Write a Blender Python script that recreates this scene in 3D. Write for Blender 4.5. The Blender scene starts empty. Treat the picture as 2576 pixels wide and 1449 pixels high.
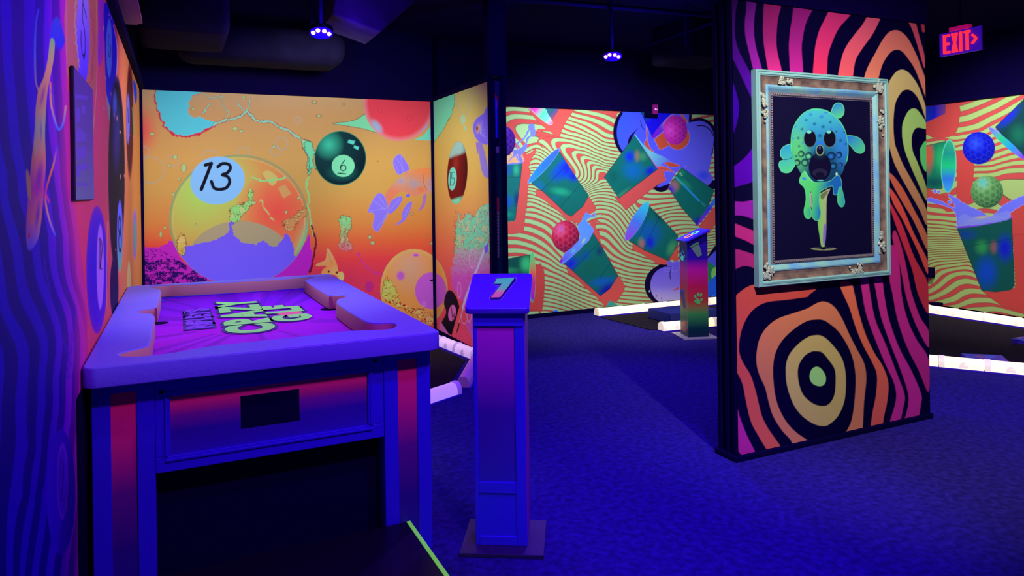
import bpy, bmesh, math, random
import numpy as np
from mathutils import Vector, Matrix
random.seed(7)
C = bpy.context.scene.collection
# ------------------------------------------------------------------ camera model (photo frame 2576 x 1449)
F, CX, CY, YAW, ROL, H = 1785.9, 1288.0, 479.7, .43866, .014678, 1.6
fw = np.array([math.sin(YAW), math.cos(YAW), 0.0]); rt = np.array([math.cos(YAW), -math.sin(YAW), 0.0]); dn = np.array([0, 0, -1.0])
cr = rt * math.cos(ROL) + dn * math.sin(ROL); cd = dn * math.cos(ROL) - rt * math.sin(ROL)
M3 = np.array([cr, cd, fw]); EYE = np.array([0, 0, H])
def on(ax, v, px, py):
    k = M3.T @ np.array([(px - CX) / F, (py - CY) / F, 1.0]); t = (v - EYE[ax]) / k[ax]
    return EYE + t * k
def proj(P):
    c = (P - EYE) @ M3.T
    return CX + F * c[..., 0] / c[..., 2], CY + F * c[..., 1] / c[..., 2]

# ------------------------------------------------------------------ 2D art toolkit for printed surfaces
def lin(c):
    c = np.asarray(c, float) / 255.0
    return np.where(c <= .04045, c / 12.92, ((c + .055) / 1.055) ** 2.4)
def vnoise(x, y, seed=0):
    xi = np.floor(x).astype(int); yi = np.floor(y).astype(int); fx = x - xi; fy = y - yi
    fx = fx * fx * (3 - 2 * fx); fy = fy * fy * (3 - 2 * fy)
    def h(a, b):
        n = (a * 374761393 + b * 668265263 + seed * 144665) & 0x7fffffff
        n = ((n ^ (n >> 13)) * 1274126177) & 0x7fffffff
        return ((n ^ (n >> 16)) & 0xffff) / 65535.0
    return (h(xi, yi) * (1 - fx) + h(xi + 1, yi) * fx) * (1 - fy) + (h(xi, yi + 1) * (1 - fx) + h(xi + 1, yi + 1) * fx) * fy
def fbm(x, y, seed=0, o=3):
    s = 0; a = .5
    for i in range(o):
        s = s + a * vnoise(x, y, seed + i); x = x * 2.03; y = y * 2.03; a *= .5
    return s / (1 - .5 ** o)
def smooth(pts, n=5, closed=True):
    P = np.array(pts, float); N = len(P); out = []
    rng = range(N) if closed else range(N - 1)
    for i in rng:
        if closed: p0, p1, p2, p3 = P[i - 1], P[i], P[(i + 1) % N], P[(i + 2) % N]
        else: p0, p1, p2, p3 = P[max(i - 1, 0)], P[i], P[i + 1], P[min(i + 2, N - 1)]
        for k in range(n):
            t = k / n
            out.append(.5 * ((2 * p1) + (-p0 + p2) * t + (2 * p0 - 5 * p1 + 4 * p2 - p3) * t * t + (-p0 + 3 * p1 - 3 * p2 + p3) * t ** 3))
    if not closed: out.append(P[-1])
    return np.array(out)
class Art:
    def __init__(s, x, y, bg):
        s.x = x; s.y = y; s.c = np.zeros((len(x), 3)); s.c[:] = lin(bg); s.t = (0, 0, 1.0); s.soft = .8; s.wob = 0
    def tf(s, ox, oy, k): s.t = (ox, oy, k); return s
    def P(s, pts):
        a = np.array(pts, float)
        return np.stack([s.t[0] + a[:, 0] / s.t[2], s.t[1] + a[:, 1] / s.t[2]], 1)
    def put(s, idx, a, col):
        if callable(col): col = col(s.x[idx], s.y[idx])
        elif not isinstance(col, np.ndarray): col = lin(col)
        s.c[idx] += (col - s.c[idx]) * np.clip(a, 0, 1)[:, None]
    def grad(s, p0, p1, *cols):
        q = s.P([p0, p1]); d = q[1] - q[0]; L = (d ** 2).sum(); K = [lin(c) for c in cols]; n = len(K) - 1
        def f(x, y):
            t = np.clip(((x - q[0, 0]) * d[0] + (y - q[0, 1]) * d[1]) / L, 0, 1) * n
            i = np.minimum(t.astype(int), n - 1); fr = (t - i)[:, None]; A = np.array(K)
            return A[i] * (1 - fr) + A[i + 1] * fr
        return f
    def sdf(s, Q, pad, closed=True):
        m = np.nonzero((s.x > Q[:, 0].min() - pad) & (s.x < Q[:, 0].max() + pad) & (s.y > Q[:, 1].min() - pad) & (s.y < Q[:, 1].max() + pad))[0]
        x = s.x[m]; y = s.y[m]
        if s.wob:
            x = x + s.wob * 2 * (fbm(x * .12, y * .12, 3) - .5) ; y = y + s.wob * 2 * (fbm(x * .12 + 40, y * .12, 5) - .5)
        D = np.full(len(m), 1e9); ins = np.zeros(len(m), bool); N = len(Q)
        for i in range(N if closed else N - 1):
            a = Q[i]; b = Q[(i + 1) % N]; e = b - a; L = (e ** 2).sum()
            if L < 1e-12: continue
            wx = x - a[0]; wy = y - a[1]; t = np.clip((wx * e[0] + wy * e[1]) / L, 0, 1)
            D = np.minimum(D, (wx - t * e[0]) ** 2 + (wy - t * e[1]) ** 2)
            if closed and a[1] != b[1]:
                c = ((a[1] > y) != (b[1] > y)) & (x < (b[0] - a[0]) * (y - a[1]) / (b[1] - a[1]) + a[0]); ins ^= c
        D = np.sqrt(D)
        return m, np.where(ins, -D, D) if closed else D
    def poly(s, pts, col, sm=4, a=1.0, line=None, lw=1.2, feather=None, tex=None):
        Q = s.P(pts)
        if sm: Q = smooth(Q, sm)
        f = feather or s.soft
        m, D = s.sdf(Q, 3 + lw + f)
        s.put(m, a * np.clip(.5 - D / (2 * f), 0, 1), col)
        if tex is not None:
            n = fbm(s.x[m] * .13, s.y[m] * .13, 31, 3); s.put(m, a * np.clip(-D, 0, 1) * np.clip(1.6 - np.abs(n - .5) * 55, 0, 1) * .85, tex); s.put(m, a * np.clip(-D, 0, 1) * (n > .62) * .5, (214, 190, 120))
        if line is not None: s.put(m, np.clip((lw / 2 + .5 - np.abs(D)), 0, 1), line)
    def line(s, pts, w, col, sm=4, a=1.0):
        Q = s.P(pts)
        if sm and len(pts) > 2: Q = smooth(Q, sm, False)
        m, D = s.sdf(Q, w + 3, False)
        s.put(m, a * np.clip(w / 2 + .5 - D, 0, 1), col)
    def ell(s, cx, cy, rx, ry, col, rot=0, a=1.0, ring=None, soft=None, edge=None):
        q = s.P([(cx, cy)])[0]; k = s.t[2]; rx = rx / k; ry = ry / k; R = max(rx, ry) + 4
        m = np.nonzero((abs(s.x - q[0]) < R * 1.1) & (abs(s.y - q[1]) < R * 1.1))[0]
        dx = s.x[m] - q[0]; dy = s.y[m] - q[1]; r = math.radians(rot)
        u = (dx * math.cos(r) + dy * math.sin(r)) / rx; v = (-dx * math.sin(r) + dy * math.cos(r)) / ry
        d = np.sqrt(u * u + v * v); g = min(rx, ry)
        if soft: al = np.clip((1 - d) / soft, 0, 1); al = al * al * (3 - 2 * al)
        elif ring: al = np.clip(ring / 2 + .5 - abs(d - 1) * g, 0, 1)
        else: al = np.clip(.5 + (1 - d) * g, 0, 1)
        s.put(m, al * a, col)
        if edge is not None:
            s.put(m, np.clip((d - .6) / .4, 0, 1) ** 2 * al * a, edge)
        return m, u, v, al
    def ball(s, cx, cy, r, base, hi, dark, rot=0, ry=None, dim=True, hx=-.35, hy=-.35):
        ry = ry or r
        m, u, v, al = s.ell(cx, cy, r, ry, base, rot)
        d = np.sqrt((u - hx) ** 2 + (v - hy) ** 2)
        s.put(m, al * np.clip((d - .5) / 1.1, 0, 1) ** 1.2, dark)
        s.put(m, al * np.clip(1 - d / .62, 0, 1) ** 1.1, hi)
        if dim:
            k = 20.0; w = np.sqrt(np.clip(1 - u * u - v * v, .02, 1)); e = 1 / (0.6 + w) * 1.25; U = u * e * k; V = v * e * k
            h = (np.cos(U) + np.cos(.5 * U + .866 * V) + np.cos(.5 * U - .866 * V)) / 3
            s.put(m, al * np.clip(h - .1, 0, 1) * .3, dark); s.put(m, al * np.clip(-h, 0, 1) * .45, hi)
def rbf(samples):
    S = np.array(samples, float); X = S[:, :2] / 100.0; n = len(X)
    def K(d2): return .5 * d2 * np.log(d2 + 1e-9)
    A = np.zeros((n + 3, n + 3)); A[:n, :n] = K(((X[:, None] - X[None]) ** 2).sum(2)) + np.eye(n) * .004
    A[:n, n] = 1; A[:n, n + 1:] = X; A[n, :n] = 1; A[n + 1:, :n] = X.T
    w = np.linalg.solve(A, np.r_[S[:, 2], 0, 0, 0])
    def f(x, y):
        x = x / 100.0; y = y / 100.0; o = w[n] + w[n + 1] * x + w[n + 2] * y
        for i in range(n): o = o + w[i] * K((x - X[i, 0]) ** 2 + (y - X[i, 1]) ** 2)
        return o
    return f

# ------------------------------------------------------------------ materials
def mat(name, col, rough=.6, spec=.3, emit=None, es=0, metal=0, bump=None, noise=None, coat=0):
    m = bpy.data.materials.new(name); m.use_nodes = True; nt = m.node_tree; b = nt.nodes['Principled BSDF']
    b.inputs['Base Color'].default_value = (*lin(col), 1); b.inputs['Roughness'].default_value = rough
    b.inputs['Specular IOR Level'].default_value = spec; b.inputs['Metallic'].default_value = metal
    b.inputs['Coat Weight'].default_value = coat
    if emit is not None:
        b.inputs['Emission Color'].default_value = (*lin(emit), 1); b.inputs['Emission Strength'].default_value = es
    if bump or noise:
        tc = nt.nodes.new('ShaderNodeTexCoord')
    if bump:
        n = nt.nodes.new('ShaderNodeTexNoise'); n.inputs['Scale'].default_value = bump[0]; n.inputs['Detail'].default_value = 4
        bp = nt.nodes.new('ShaderNodeBump'); bp.inputs['Strength'].default_value = bump[1]; bp.inputs['Distance'].default_value = .01
        nt.links.new(tc.outputs['Object'], n.inputs['Vector']); nt.links.new(n.outputs['Fac'], bp.inputs['Height']); nt.links.new(bp.outputs['Normal'], b.inputs['Normal'])
    if noise:
        n = nt.nodes.new('ShaderNodeTexNoise'); n.inputs['Scale'].default_value = noise[0]; n.inputs['Detail'].default_value = 6
        r = nt.nodes.new('ShaderNodeValToRGB'); r.color_ramp.elements[0].position = noise[2] if len(noise) > 2 else .35; r.color_ramp.elements[1].position = .68
        r.color_ramp.elements[0].color = (*lin(col), 1); r.color_ramp.elements[1].color = (*lin(noise[1]), 1)
        nt.links.new(tc.outputs['Object'], n.inputs['Vector']); nt.links.new(n.outputs['Fac'], r.inputs['Fac']); nt.links.new(r.outputs['Color'], b.inputs['Base Color'])
    return m
def artmat(name, rough=.55, spec=.25):
    m = mat(name, (128, 128, 128), rough, spec); nt = m.node_tree
    a = nt.nodes.new('ShaderNodeAttribute'); a.attribute_name = 'Print'
    nt.links.new(a.outputs['Color'], nt.nodes['Principled BSDF'].inputs['Base Color']); return m
def zgrad(name, stops, z0, z1, rough=.5):
    """printed vertical colour blend, in the object's own coordinates"""
    m = mat(name, (0, 0, 0), rough, .3); nt = m.node_tree; tc = nt.nodes.new('ShaderNodeTexCoord'); sp = nt.nodes.new('ShaderNodeSeparateXYZ')
    mr = nt.nodes.new('ShaderNodeMapRange'); mr.inputs['From Min'].default_value = z0; mr.inputs['From Max'].default_value = z1
    r = nt.nodes.new('ShaderNodeValToRGB'); e = r.color_ramp.elements
    while len(e) < len(stops): e.new(.5)
    for i, (p, c) in enumerate(stops): e[i].position = p; e[i].color = (*lin(c), 1)
    nt.links.new(tc.outputs['Object'], sp.inputs[0]); nt.links.new(sp.outputs['Z'], mr.inputs['Value']); nt.links.new(mr.outputs[0], r.inputs['Fac'])
    nt.links.new(r.outputs['Color'], nt.nodes['Principled BSDF'].inputs['Base Color']); return m
PRINT = artmat('printed_mural', .6, .07); PRINTG = artmat('printed_gloss', .35, .5)

# ------------------------------------------------------------------ mesh helpers
def link(name, me, m=None, parent=None):
    o = bpy.data.objects.new(name, me); C.objects.link(o)
    if m is not None:
        for q in (m if isinstance(m, (list, tuple)) else [m]): me.materials.append(q)
    if parent is not None: o.parent = parent
    return o
class MB:
    def __init__(s): s.b = bmesh.new()
    def box(s, x0, x1, y0, y1, z0, z1, mi=0, M=None):
        vs = [s.b.verts.new(Vector(p)) for p in ((x0, y0, z0), (x1, y0, z0), (x1, y1, z0), (x0, y1, z0), (x0, y0, z1), (x1, y0, z1), (x1, y1, z1), (x0, y1, z1))]
        if M is not None:
            for v in vs: v.co = M @ v.co
        for f in ((3, 2, 1, 0), (4, 5, 6, 7), (0, 1, 5, 4), (1, 2, 6, 5), (2, 3, 7, 6), (3, 0, 4, 7)):
            q = s.b.faces.new([vs[i] for i in f]); q.material_index = mi
        return vs
    def prism(s, pts, z0, z1, M=None, mi=0):
        a = [s.b.verts.new(Vector((p[0], p[1], z0))) for p in pts]; b = [s.b.verts.new(Vector((p[0], p[1], z1))) for p in pts]; n = len(pts)
        if M is not None:
            for v in a + b: v.co = M @ v.co
        fs = [s.b.faces.new(a[::-1]), s.b.faces.new(b)] + [s.b.faces.new((a[i], a[(i + 1) % n], b[(i + 1) % n], b[i])) for i in range(n)]
        for f in fs: f.material_index = mi
    def loft(s, rings, cap=True, mi=0, close=True):
        R = [[s.b.verts.new(Vector(p)) for p in r] for r in rings]; n = len(R[0])
        for i in range(len(R) - 1):
            for j in range(n if close else n - 1):
                f = s.b.faces.new((R[i][j], R[i][(j + 1) % n], R[i + 1][(j + 1) % n], R[i + 1][j])); f.material_index = mi
        if cap: s.b.faces.new(R[0][::-1]); s.b.faces.new(R[-1])
    def tube(s, pts, r, n=10, cap=True, mi=0):
        P = [Vector(p) for p in pts]; rings = []
        up = Vector((0, 0, 1))
        for i, p in enumerate(P):
            d = (P[min(i + 1, len(P) - 1)] - P[max(i - 1, 0)]).normalized()
            a = d.cross(up if abs(d.z) < .95 else Vector((1, 0, 0))).normalized(); b = d.cross(a)
            rr = r[i] if isinstance(r, (list, tuple)) else r
            rings.append([p + a * math.cos(k * 2 * math.pi / n) * rr + b * math.sin(k * 2 * math.pi / n) * rr for k in range(n)])
        s.loft(rings, cap, mi)
    def ball(s, c, r, sx=1, sy=1, sz=1, u=12, v=8):
        M = Matrix.Translation(c) @ Matrix.Diagonal((r * sx, r * sy, r * sz, 1)); bmesh.ops.create_uvsphere(s.b, u_segments=u, v_segments=v, radius=1, matrix=M)
    def build(s, name, m, parent=None, bevel=0, seg=2, smooth=False, M=None):
        if M is not None: s.b.transform(M)
        bmesh.ops.recalc_face_normals(s.b, faces=s.b.faces)
        if bevel: bmesh.ops.bevel(s.b, geom=list(s.b.edges), offset=bevel, segments=seg, affect='EDGES', profile=.5, clamp_overlap=True)
        me = bpy.data.meshes.new(name); s.b.to_mesh(me); s.b.free()
        if smooth:
            me.polygons.foreach_set('use_smooth', [True] * len(me.polygons)); me.set_sharp_from_angle(angle=math.radians(40))
        return link(name, me, m, parent)
def box(name, x0, x1, y0, y1, z0, z1, m, parent=None, bevel=0, M=None):
    b = MB(); b.box(x0, x1, y0, y1, z0, z1); return b.build(name, m, parent, bevel, M=M)
def tag(o, label=None, cat=None, group=None, kind=None):
    if label: o['label'] = label
    if cat: o['category'] = cat
    if group: o['group'] = group
    if kind: o['kind'] = kind
    return o
def empty(name, loc=(0, 0, 0), rz=0):
    o = bpy.data.objects.new(name, None); C.objects.link(o); o.location = loc; o.rotation_euler.z = rz; o.empty_display_size = .1; return o
def attach(o, root):
    """parent a part built in world coordinates"""
    o.parent = root; bpy.context.view_layer.update(); o.matrix_parent_inverse = root.matrix_world.inverted(); return o
def unit(o): return o
def grid(name, PF, na, nb, paint, m=PRINT, parent=None, kw=None):
    """PF: (na,nb,3) array of points; paint(art) colours it in the photo's own pixel frame"""
    P = PF.reshape(-1, 3)
    me = bpy.data.meshes.new(name); me.vertices.add(len(P)); me.vertices.foreach_set('co', P.ravel())
    i = np.arange(na - 1)[:, None] * nb + np.arange(nb - 1)[None]; q = np.stack([i, i + nb, i + nb + 1, i + 1], -1).reshape(-1, 4)
    me.loops.add(q.size); me.loops.foreach_set('vertex_index', q.ravel().astype(np.int32)); me.polygons.add(len(q))
    me.polygons.foreach_set('loop_start', np.arange(0, q.size, 4, dtype=np.int32)); me.update(calc_edges=True)
    at = me.color_attributes.new('Print', 'FLOAT_COLOR', 'POINT')
    x, y = proj(P)
    col = np.ones((len(P), 4)); col[:, :3] = np.clip(paint(x, y, P), 0, 1); at.data.foreach_set('color', col.ravel())
    return link(name, me, m, parent)
def spans(ax, other, lo, hi, pa, pb, step, v):
    """positions along a wall (other axis) evenly spaced in the view between pa..pb px, coarse beyond"""
    px = np.arange(pa, pb + .01, step); s = np.array([on(ax, v, p, 500.0)[other] for p in px])
    s = s[(s > min(lo, hi)) & (s < max(lo, hi))]; s = np.sort(s)
    pre = np.linspace(min(lo, hi), s[0], max(2, int((s[0] - min(lo, hi)) / .02) + 1))[:-1]; post = np.linspace(s[-1], max(lo, hi), max(2, int((max(lo, hi) - s[-1]) / .02) + 1))[1:]
    return np.r_[pre, s, post]
def mural(name, ax, v, sv, zv, paint, m=PRINT, parent=None):
    S, Z = np.meshgrid(sv, zv, indexing='ij'); P = np.zeros(S.shape + (3,)); P[..., ax] = v; P[..., 1 - ax] = S; P[..., 2] = Z
    return grid(name, P, len(sv), len(zv), paint, m, parent)

# ------------------------------------------------------------------ the prints
def J(*segs):
    """join traced point lists taken in different magnified crops: (ox, oy, k, pts)"""
    out = []
    for ox, oy, k, pts in segs: out += [(ox + u / k, oy + v / k) for u, v in pts]
    return out
class Clip:
    def __init__(s, A, pts, sm=0):
        s.A = A; Q = A.P(pts); Q = smooth(Q, 3) if sm else Q; m, D = A.sdf(Q, 3); s.m = m; s.a = np.clip(.5 - D / 1.4, 0, 1)
    def __enter__(s):
        A = s.A; s.old = (A.x, A.y, A.c); s.c0 = A.c[s.m].copy(); A.x = A.x[s.m]; A.y = A.y[s.m]; A.c = s.c0.copy(); return A
    def __exit__(s, *e):
        A = s.A; new = A.c; A.x, A.y, A.c = s.old; A.c[s.m] = s.c0 + (new - s.c0) * s.a[:, None]
def cup(A, body, blobs, seams=(), base=(14, 102, 98), rim=None, rimcol=None, edge=(25, 25, 60)):
    with Clip(A, body) as a:
        a.c[:] = lin(base)
        for x, y, rx, ry, rot, col, al in blobs: a.ell(x, y, rx, ry, col, rot, al, soft=.95)
        for s_ in seams: a.line(s_, 1.0, (5, 35, 60), 0, .8)
    A.poly(body, base, 0, 0.0, edge, 1.1)
    if rim: A.ell(rim[0], rim[1], rim[2] + 4, rim[3] + 4, (110, 160, 235), rim[4]); A.ell(rim[0], rim[1], rim[2], rim[3], rimcol, rim[4])

def art_billiard(x, y, P):
    """underwater billiard mural on the back wall and on the partition"""
    A = Art(x, y, (200, 130, 75)); A.wob = 0
    ys = [225, 290, 400, 480, 560, 610, 650, 700, 860]
    onB = x < 1091
    cb = lin([(190, 150, 104), (194, 142, 86), (202, 152, 78), (198, 150, 74), (208, 128, 62), (218, 94, 56), (222, 62, 66), (210, 50, 84), (210, 60, 100)])
    cc = lin([(196, 190, 112), (202, 180, 94), (208, 170, 84), (212, 160, 80), (220, 140, 80), (226, 118, 80), (228, 100, 84), (228, 86, 94), (232, 76, 108)])
    for k in range(3): A.c[:, k] = np.where(onB, np.interp(y, ys, cb[:, k]), np.interp(y, ys, cc[:, k]))
    A.ell(350, 330, 60, 85, (226, 62, 74), 0, .8, soft=.9); A.ell(395, 640, 120, 46, (228, 50, 56), 0, .7, soft=.9)
    A.ell(1000, 720, 170, 90, (226, 58, 84), 0, .6, soft=.9)
    A.tf(340, 200, 2.787)
    # magenta water, lower left and beside the big ball
    A.wob = 5
    A.poly([(20, 1150), (60, 1165), (110, 1180), (200, 1165), (270, 1130), (320, 1260), (420, 1330), (520, 1400), (520, 1500), (10, 1500)], (184, 36, 178), 3)
    n = fbm(x * .09, y * .16, 11, 4); k = (x < 520) & (y > 618) & (x < 345 + (y - 590) * 1.6)
    A.c[k] += (lin((60, 0, 96)) - A.c[k]) * (np.clip((np.abs(n[k] - .5) < .045) * 1.0, 0, 1) * np.clip((y[k] - 618) / 25, 0, 1))[:, None]
    kk = k & (n < .42) & (y > 655); A.c[kk] = lin((44, 6, 96))
    A.poly([(1215, 1090), (1236, 1180), (1240, 1290), (1215, 1370), (1180, 1500), (900, 1500), (1080, 1280), (1170, 1180)], (186, 32, 186), 3)
    # cyan pool above, with its splash line
    A.poly([(146, 60), (360, 60), (470, 95), (395, 120), (372, 190), (392, 262), (470, 268), (575, 315), (505, 362), (420, 402), (330, 406), (250, 384), (196, 322), (158, 240)], (196, 40, 60), 3)
    A.poly([(152, 60), (360, 60), (470, 92), (400, 115), (374, 190), (392, 262), (470, 265), (570, 310), (500, 345), (430, 385), (340, 394), (262, 374), (212, 320), (172, 240)], (84, 190, 196), 3)
    A.wob = 4
    for w, col in ((7, (150, 60, 60)), (4.6, (140, 196, 160))):
        A.line([(470, 100), (540, 130), (600, 120), (620, 180), (650, 230), (640, 280)], w * .5, col)
        A.line([(560, 312), (640, 285), (700, 272), (750, 250), (780, 225), (800, 240), (850, 285), (900, 300), (940, 292), (1010, 330), (1060, 350), (1120, 392), (1180, 430)], w, col)
        A.line([(720, 160), (770, 225), (800, 180), (806, 130)], w * .5, col); A.line([(535, 170), (500, 205), (480, 235)], w * .5, col)
    A.poly([(1165, 420), (1230, 440), (1250, 500), (1236, 600), (1215, 680), (1205, 600), (1212, 540), (1180, 500)], (112, 205, 150), 3, line=(120, 60, 50), tex=(130, 60, 40))
    A.wob = 0
    # bubbles
    for bx, by, r in ((110, 635, 92), (65, 510, 38), (525, 550, 54), (1026, 450, 44), (985, 502, 32), (690, 790, 42), (760, 520, 45), (1140, 285, 22), (795, 672, 22), (265, 570, 38)):
        A.ell(bx, by, r, r, (160, 160, 150), 0, .75, ring=2.2)
    # ball thirteen
    m, u, v, al = A.ell(727, 985, 489, 458, (208, 140, 72))
    A.put(m, al * np.clip(1 - np.hypot(u + .55, v + .45) / .95, 0, 1) ** .8, (160, 206, 90))
    A.put(m, al * np.clip(1 - np.hypot(u - .55, v + .12) / .62, 0, 1) ** .6, (232, 76, 64))
    A.put(m, al * np.clip((np.hypot(u, v) - .955) / .03, 0, 1) * .9, (130, 150, 100)); A.put(m, al * (np.abs(np.hypot(u, v) - .945) < .006) * .6, (196, 190, 110))
    with Clip(A, [(727 + 489 * math.cos(t / 40 * 6.2832), 985 + 458 * math.sin(t / 40 * 6.2832)) for t in range(40)]) as a:
        a.ell(1240, 1180, 150, 360, (90, 210, 150), 12, .9, soft=.9); a.ell(1225, 1120, 40, 210, (70, 150, 220), 14, .8, soft=.9)
        a.poly([(895, 655), (940, 640), (1000, 690), (965, 745), (925, 710)], (200, 176, 92)); a.poly([(1000, 760), (1050, 735), (1095, 800), (1040, 835)], (206, 150, 84), 0)
        a.ell(735, 1310, 385, 318, (166, 150, 112)); a.wob = 5
        a.poly([(340, 1180), (370, 1170), (470, 1140), (560, 1130), (630, 1090), (672, 1060), (700, 1100), (760, 1140), (850, 1160), (900, 1130), (960, 1170), (1000, 1160), (1040, 1100), (1075, 1090), (1120, 1220), (1120, 1500), (340, 1500)], a.grad((0, 1080), (0, 1400), (112, 86, 222), (116, 92, 245)), 2)
        a.line([(672, 1060), (660, 1020), (690, 990)], 8, (112, 86, 222)); a.wob = 7
        a.poly([(665, 990), (668, 900), (720, 880), (790, 850), (800, 760), (830, 800), (800, 900), (750, 940), (715, 990)], (140, 206, 110), 3, line=(110, 60, 40), tex=(110, 70, 40))
        a.line([(815, 685), (880, 700), (950, 705), (1060, 680)], 5, (140, 206, 120)); a.line([(880, 850), (910, 900), (940, 950), (985, 995)], 3.4, (176, 190, 110))
        a.poly([(1040, 1050), (1050, 990), (1110, 960), (1190, 890), (1215, 930), (1150, 990), (1090, 1060)], (200, 140, 80), 3, line=(120, 60, 40), tex=(90, 50, 30))
        a.poly([(290, 1130), (320, 1075), (350, 1110), (362, 1170), (345, 1240), (300, 1190)], (206, 176, 84), 3, line=(110, 60, 40), tex=(110, 50, 30)); a.wob = 0
    for q in ((120, 382, 14, 12), (700, 345, 17, 12), (745, 362, 13, 9), (340, 620, 18, 30), (280, 545, 16, 14), (270, 805, 8, 16), (240, 602, 10, 8), (310, 700, 9, 9), (180, 1085, 8, 22), (208, 1038, 9, 9), (1060, 930, 9, 10), (1145, 832, 9, 8), (830, 865, 16, 12), (973, 470, 10, 10), (425, 1018, 6, 6), (760, 125, 12, 9), (406, 205, 9, 9), (1250, 158, 14, 10)):
        A.ell(*q[:2], q[2] + 2, q[3] + 2, (120, 60, 50)); A.ell(*q, (168, 190, 120))
    A.ell(577, 708, 192, 166, (128, 182, 222), -12)
    K = (8, 4, 26)
    A.line([(492, 600), (535, 588), (464, 770)], 8.5, K, 0); A.line([(580, 612), (612, 590), (655, 595), (668, 622), (645, 655), (612, 668), (650, 682), (662, 720), (640, 758), (600, 770), (555, 762), (535, 715)], 8, K)
    A.wob = 4
    A.line([(1215, 680), (1200, 740), (1215, 830), (1215, 900), (1230, 960), (1236, 1050), (1262, 1110)], 4.5, (140, 200, 120)); A.line([(1236, 1030), (1262, 1110), (1256, 1220), (1225, 1350)], 5, (110, 20, 50)); A.wob = 0
    # right half of the wall
    A.tf(760, 200, 2.131)
    A.poly([(160, 235), (250, 225), (300, 210), (345, 190), (420, 285), (330, 265), (250, 250)], (120, 205, 150), 3, line=(120, 60, 50))
    A.poly([(600, 322), (650, 300), (702, 240), (702, 320), (640, 325)], (110, 200, 170), 2)
    m, u, v, al = A.ell(520, 128, 190, 202, (226, 62, 76))
    A.put(m, al * np.clip((np.hypot(u, v) - .86) / .14, 0, 1) * .7, (214, 150, 150))
    with Clip(A, [(520 + 190 * math.cos(t / 40 * 6.2832), 128 + 202 * math.sin(t / 40 * 6.2832)) for t in range(40)]) as a:
        a.ell(400, 250, 60, 30, (90, 190, 220), 50, .7, soft=.8); a.ell(680, 260, 70, 26, (100, 150, 235), -42, .9, soft=.6); a.ell(575, 205, 14, 14, (190, 50, 70), 0, .9, ring=1); a.ell(420, 165, 13, 13, (190, 50, 70), 0, .9, ring=1)
    A.ball(205, 422, 138, (4, 52, 54), (60, 190, 150), (1, 18, 34), ry=145, dim=False, hx=-.45, hy=-.5)
    A.ell(205, 422, 137, 144, (40, 150, 110), 0, .6, ring=2); A.ell(215, 500, 110, 60, (20, 120, 100), 0, .5, soft=.9)
    A.poly([(250, 322), (285, 330), (275, 350), (243, 338)], (90, 200, 180), 0); A.poly([(280, 352), (305, 362), (300, 378), (276, 366)], (90, 200, 180), 0)
    A.ell(220, 463, 61, 59, (122, 214, 160)); A.line([(228, 433), (208, 462), (206, 480), (220, 490), (234, 480), (232, 464), (218, 460), (206, 472)], 2.2, K); A.line([(192, 502), (234, 506)], 2.4, K)
    A.wob = 4; A.poly([(20, 330), (50, 345), (66, 380), (60, 440), (75, 480), (45, 470), (30, 500), (40, 420), (10, 380)], (112, 205, 150), 3, line=(10, 60, 60)); A.wob = 0
    # goldfish with violet fins
    V = (132, 110, 226); A.poly([(492, 470), (490, 430), (520, 400), (548, 425), (575, 480), (540, 500), (515, 510)], V, 4, line=(180, 150, 200), lw=.8)
    A.poly([(460, 700), (440, 640), (470, 580), (520, 530), (560, 495), (620, 480), (702, 482), (702, 600), (650, 610), (600, 625), (540, 600), (490, 630), (470, 690)], A.grad((600, 480), (560, 620), (222, 130, 74), (190, 150, 130), (216, 120, 90)), 4)
    A.ell(600, 560, 45, 38, (150, 150, 170), 20, .8, soft=.9); A.ell(640, 590, 40, 30, (222, 110, 60), 0, .8, soft=.9); A.ell(530, 545, 26, 20, (150, 140, 190), 0, .7, soft=.9)
    for sc in range(60):
        a_ = sc * 2.4; A.ell(560 + (sc % 12) * 11, 510 + (sc // 12) * 20 + (sc % 2) * 8, 8, 8, (200, 110, 70), 0, .5, ring=.7)
    A.line([(655, 500), (650, 550), (668, 590)], 1.6, (190, 90, 60)); A.line([(700, 520), (680, 560), (700, 600)], 1.6, (150, 130, 220))
    A.poly([(352, 712), (372, 660), (405, 612), (440, 625), (462, 700), (440, 760), (405, 815), (378, 790), (388, 730), (370, 712)], V, 4, line=(170, 140, 200), lw=.8)
    A.poly([(462, 700), (480, 650), (530, 625), (535, 650), (500, 700), (470, 720)], V, 4); A.poly([(535, 720), (560, 670), (590, 655), (575, 710), (545, 760), (497, 782), (535, 750)], V, 4); A.poly([(650, 620), (668, 620), (655, 680), (625, 705), (645, 660)], (160, 110, 180), 4)
    A.ell(568, 622, 11, 9, (110, 90, 230))
    for q in ([(450, 690), (365, 705)], [(452, 700), (380, 650)], [(455, 690), (410, 622)], [(455, 720), (400, 800)], [(458, 730), (430, 770)], [(470, 700), (525, 640)], [(550, 490), (505, 420)], [(540, 495), (530, 410)], [(545, 740), (575, 680)], [(520, 500), (498, 450)]): A.line(q, .7, (186, 166, 240), 0, .8)
    A.wob = 5; A.poly([(200, 800), (195, 750), (225, 730), (262, 745), (265, 790), (240, 840), (270, 900), (250, 922), (195, 900), (205, 850)], A.grad((0, 740), (0, 920), (120, 205, 130), (150, 170, 110), (214, 90, 120)), 3, line=(120, 60, 50), tex=(150, 60, 60))
    A.line([(300, 930), (340, 1000), (400, 1040), (430, 1050)], 4, (200, 50, 140)); A.ell(360, 1110, 22, 30, (190, 40, 130)); A.wob = 0
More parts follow.
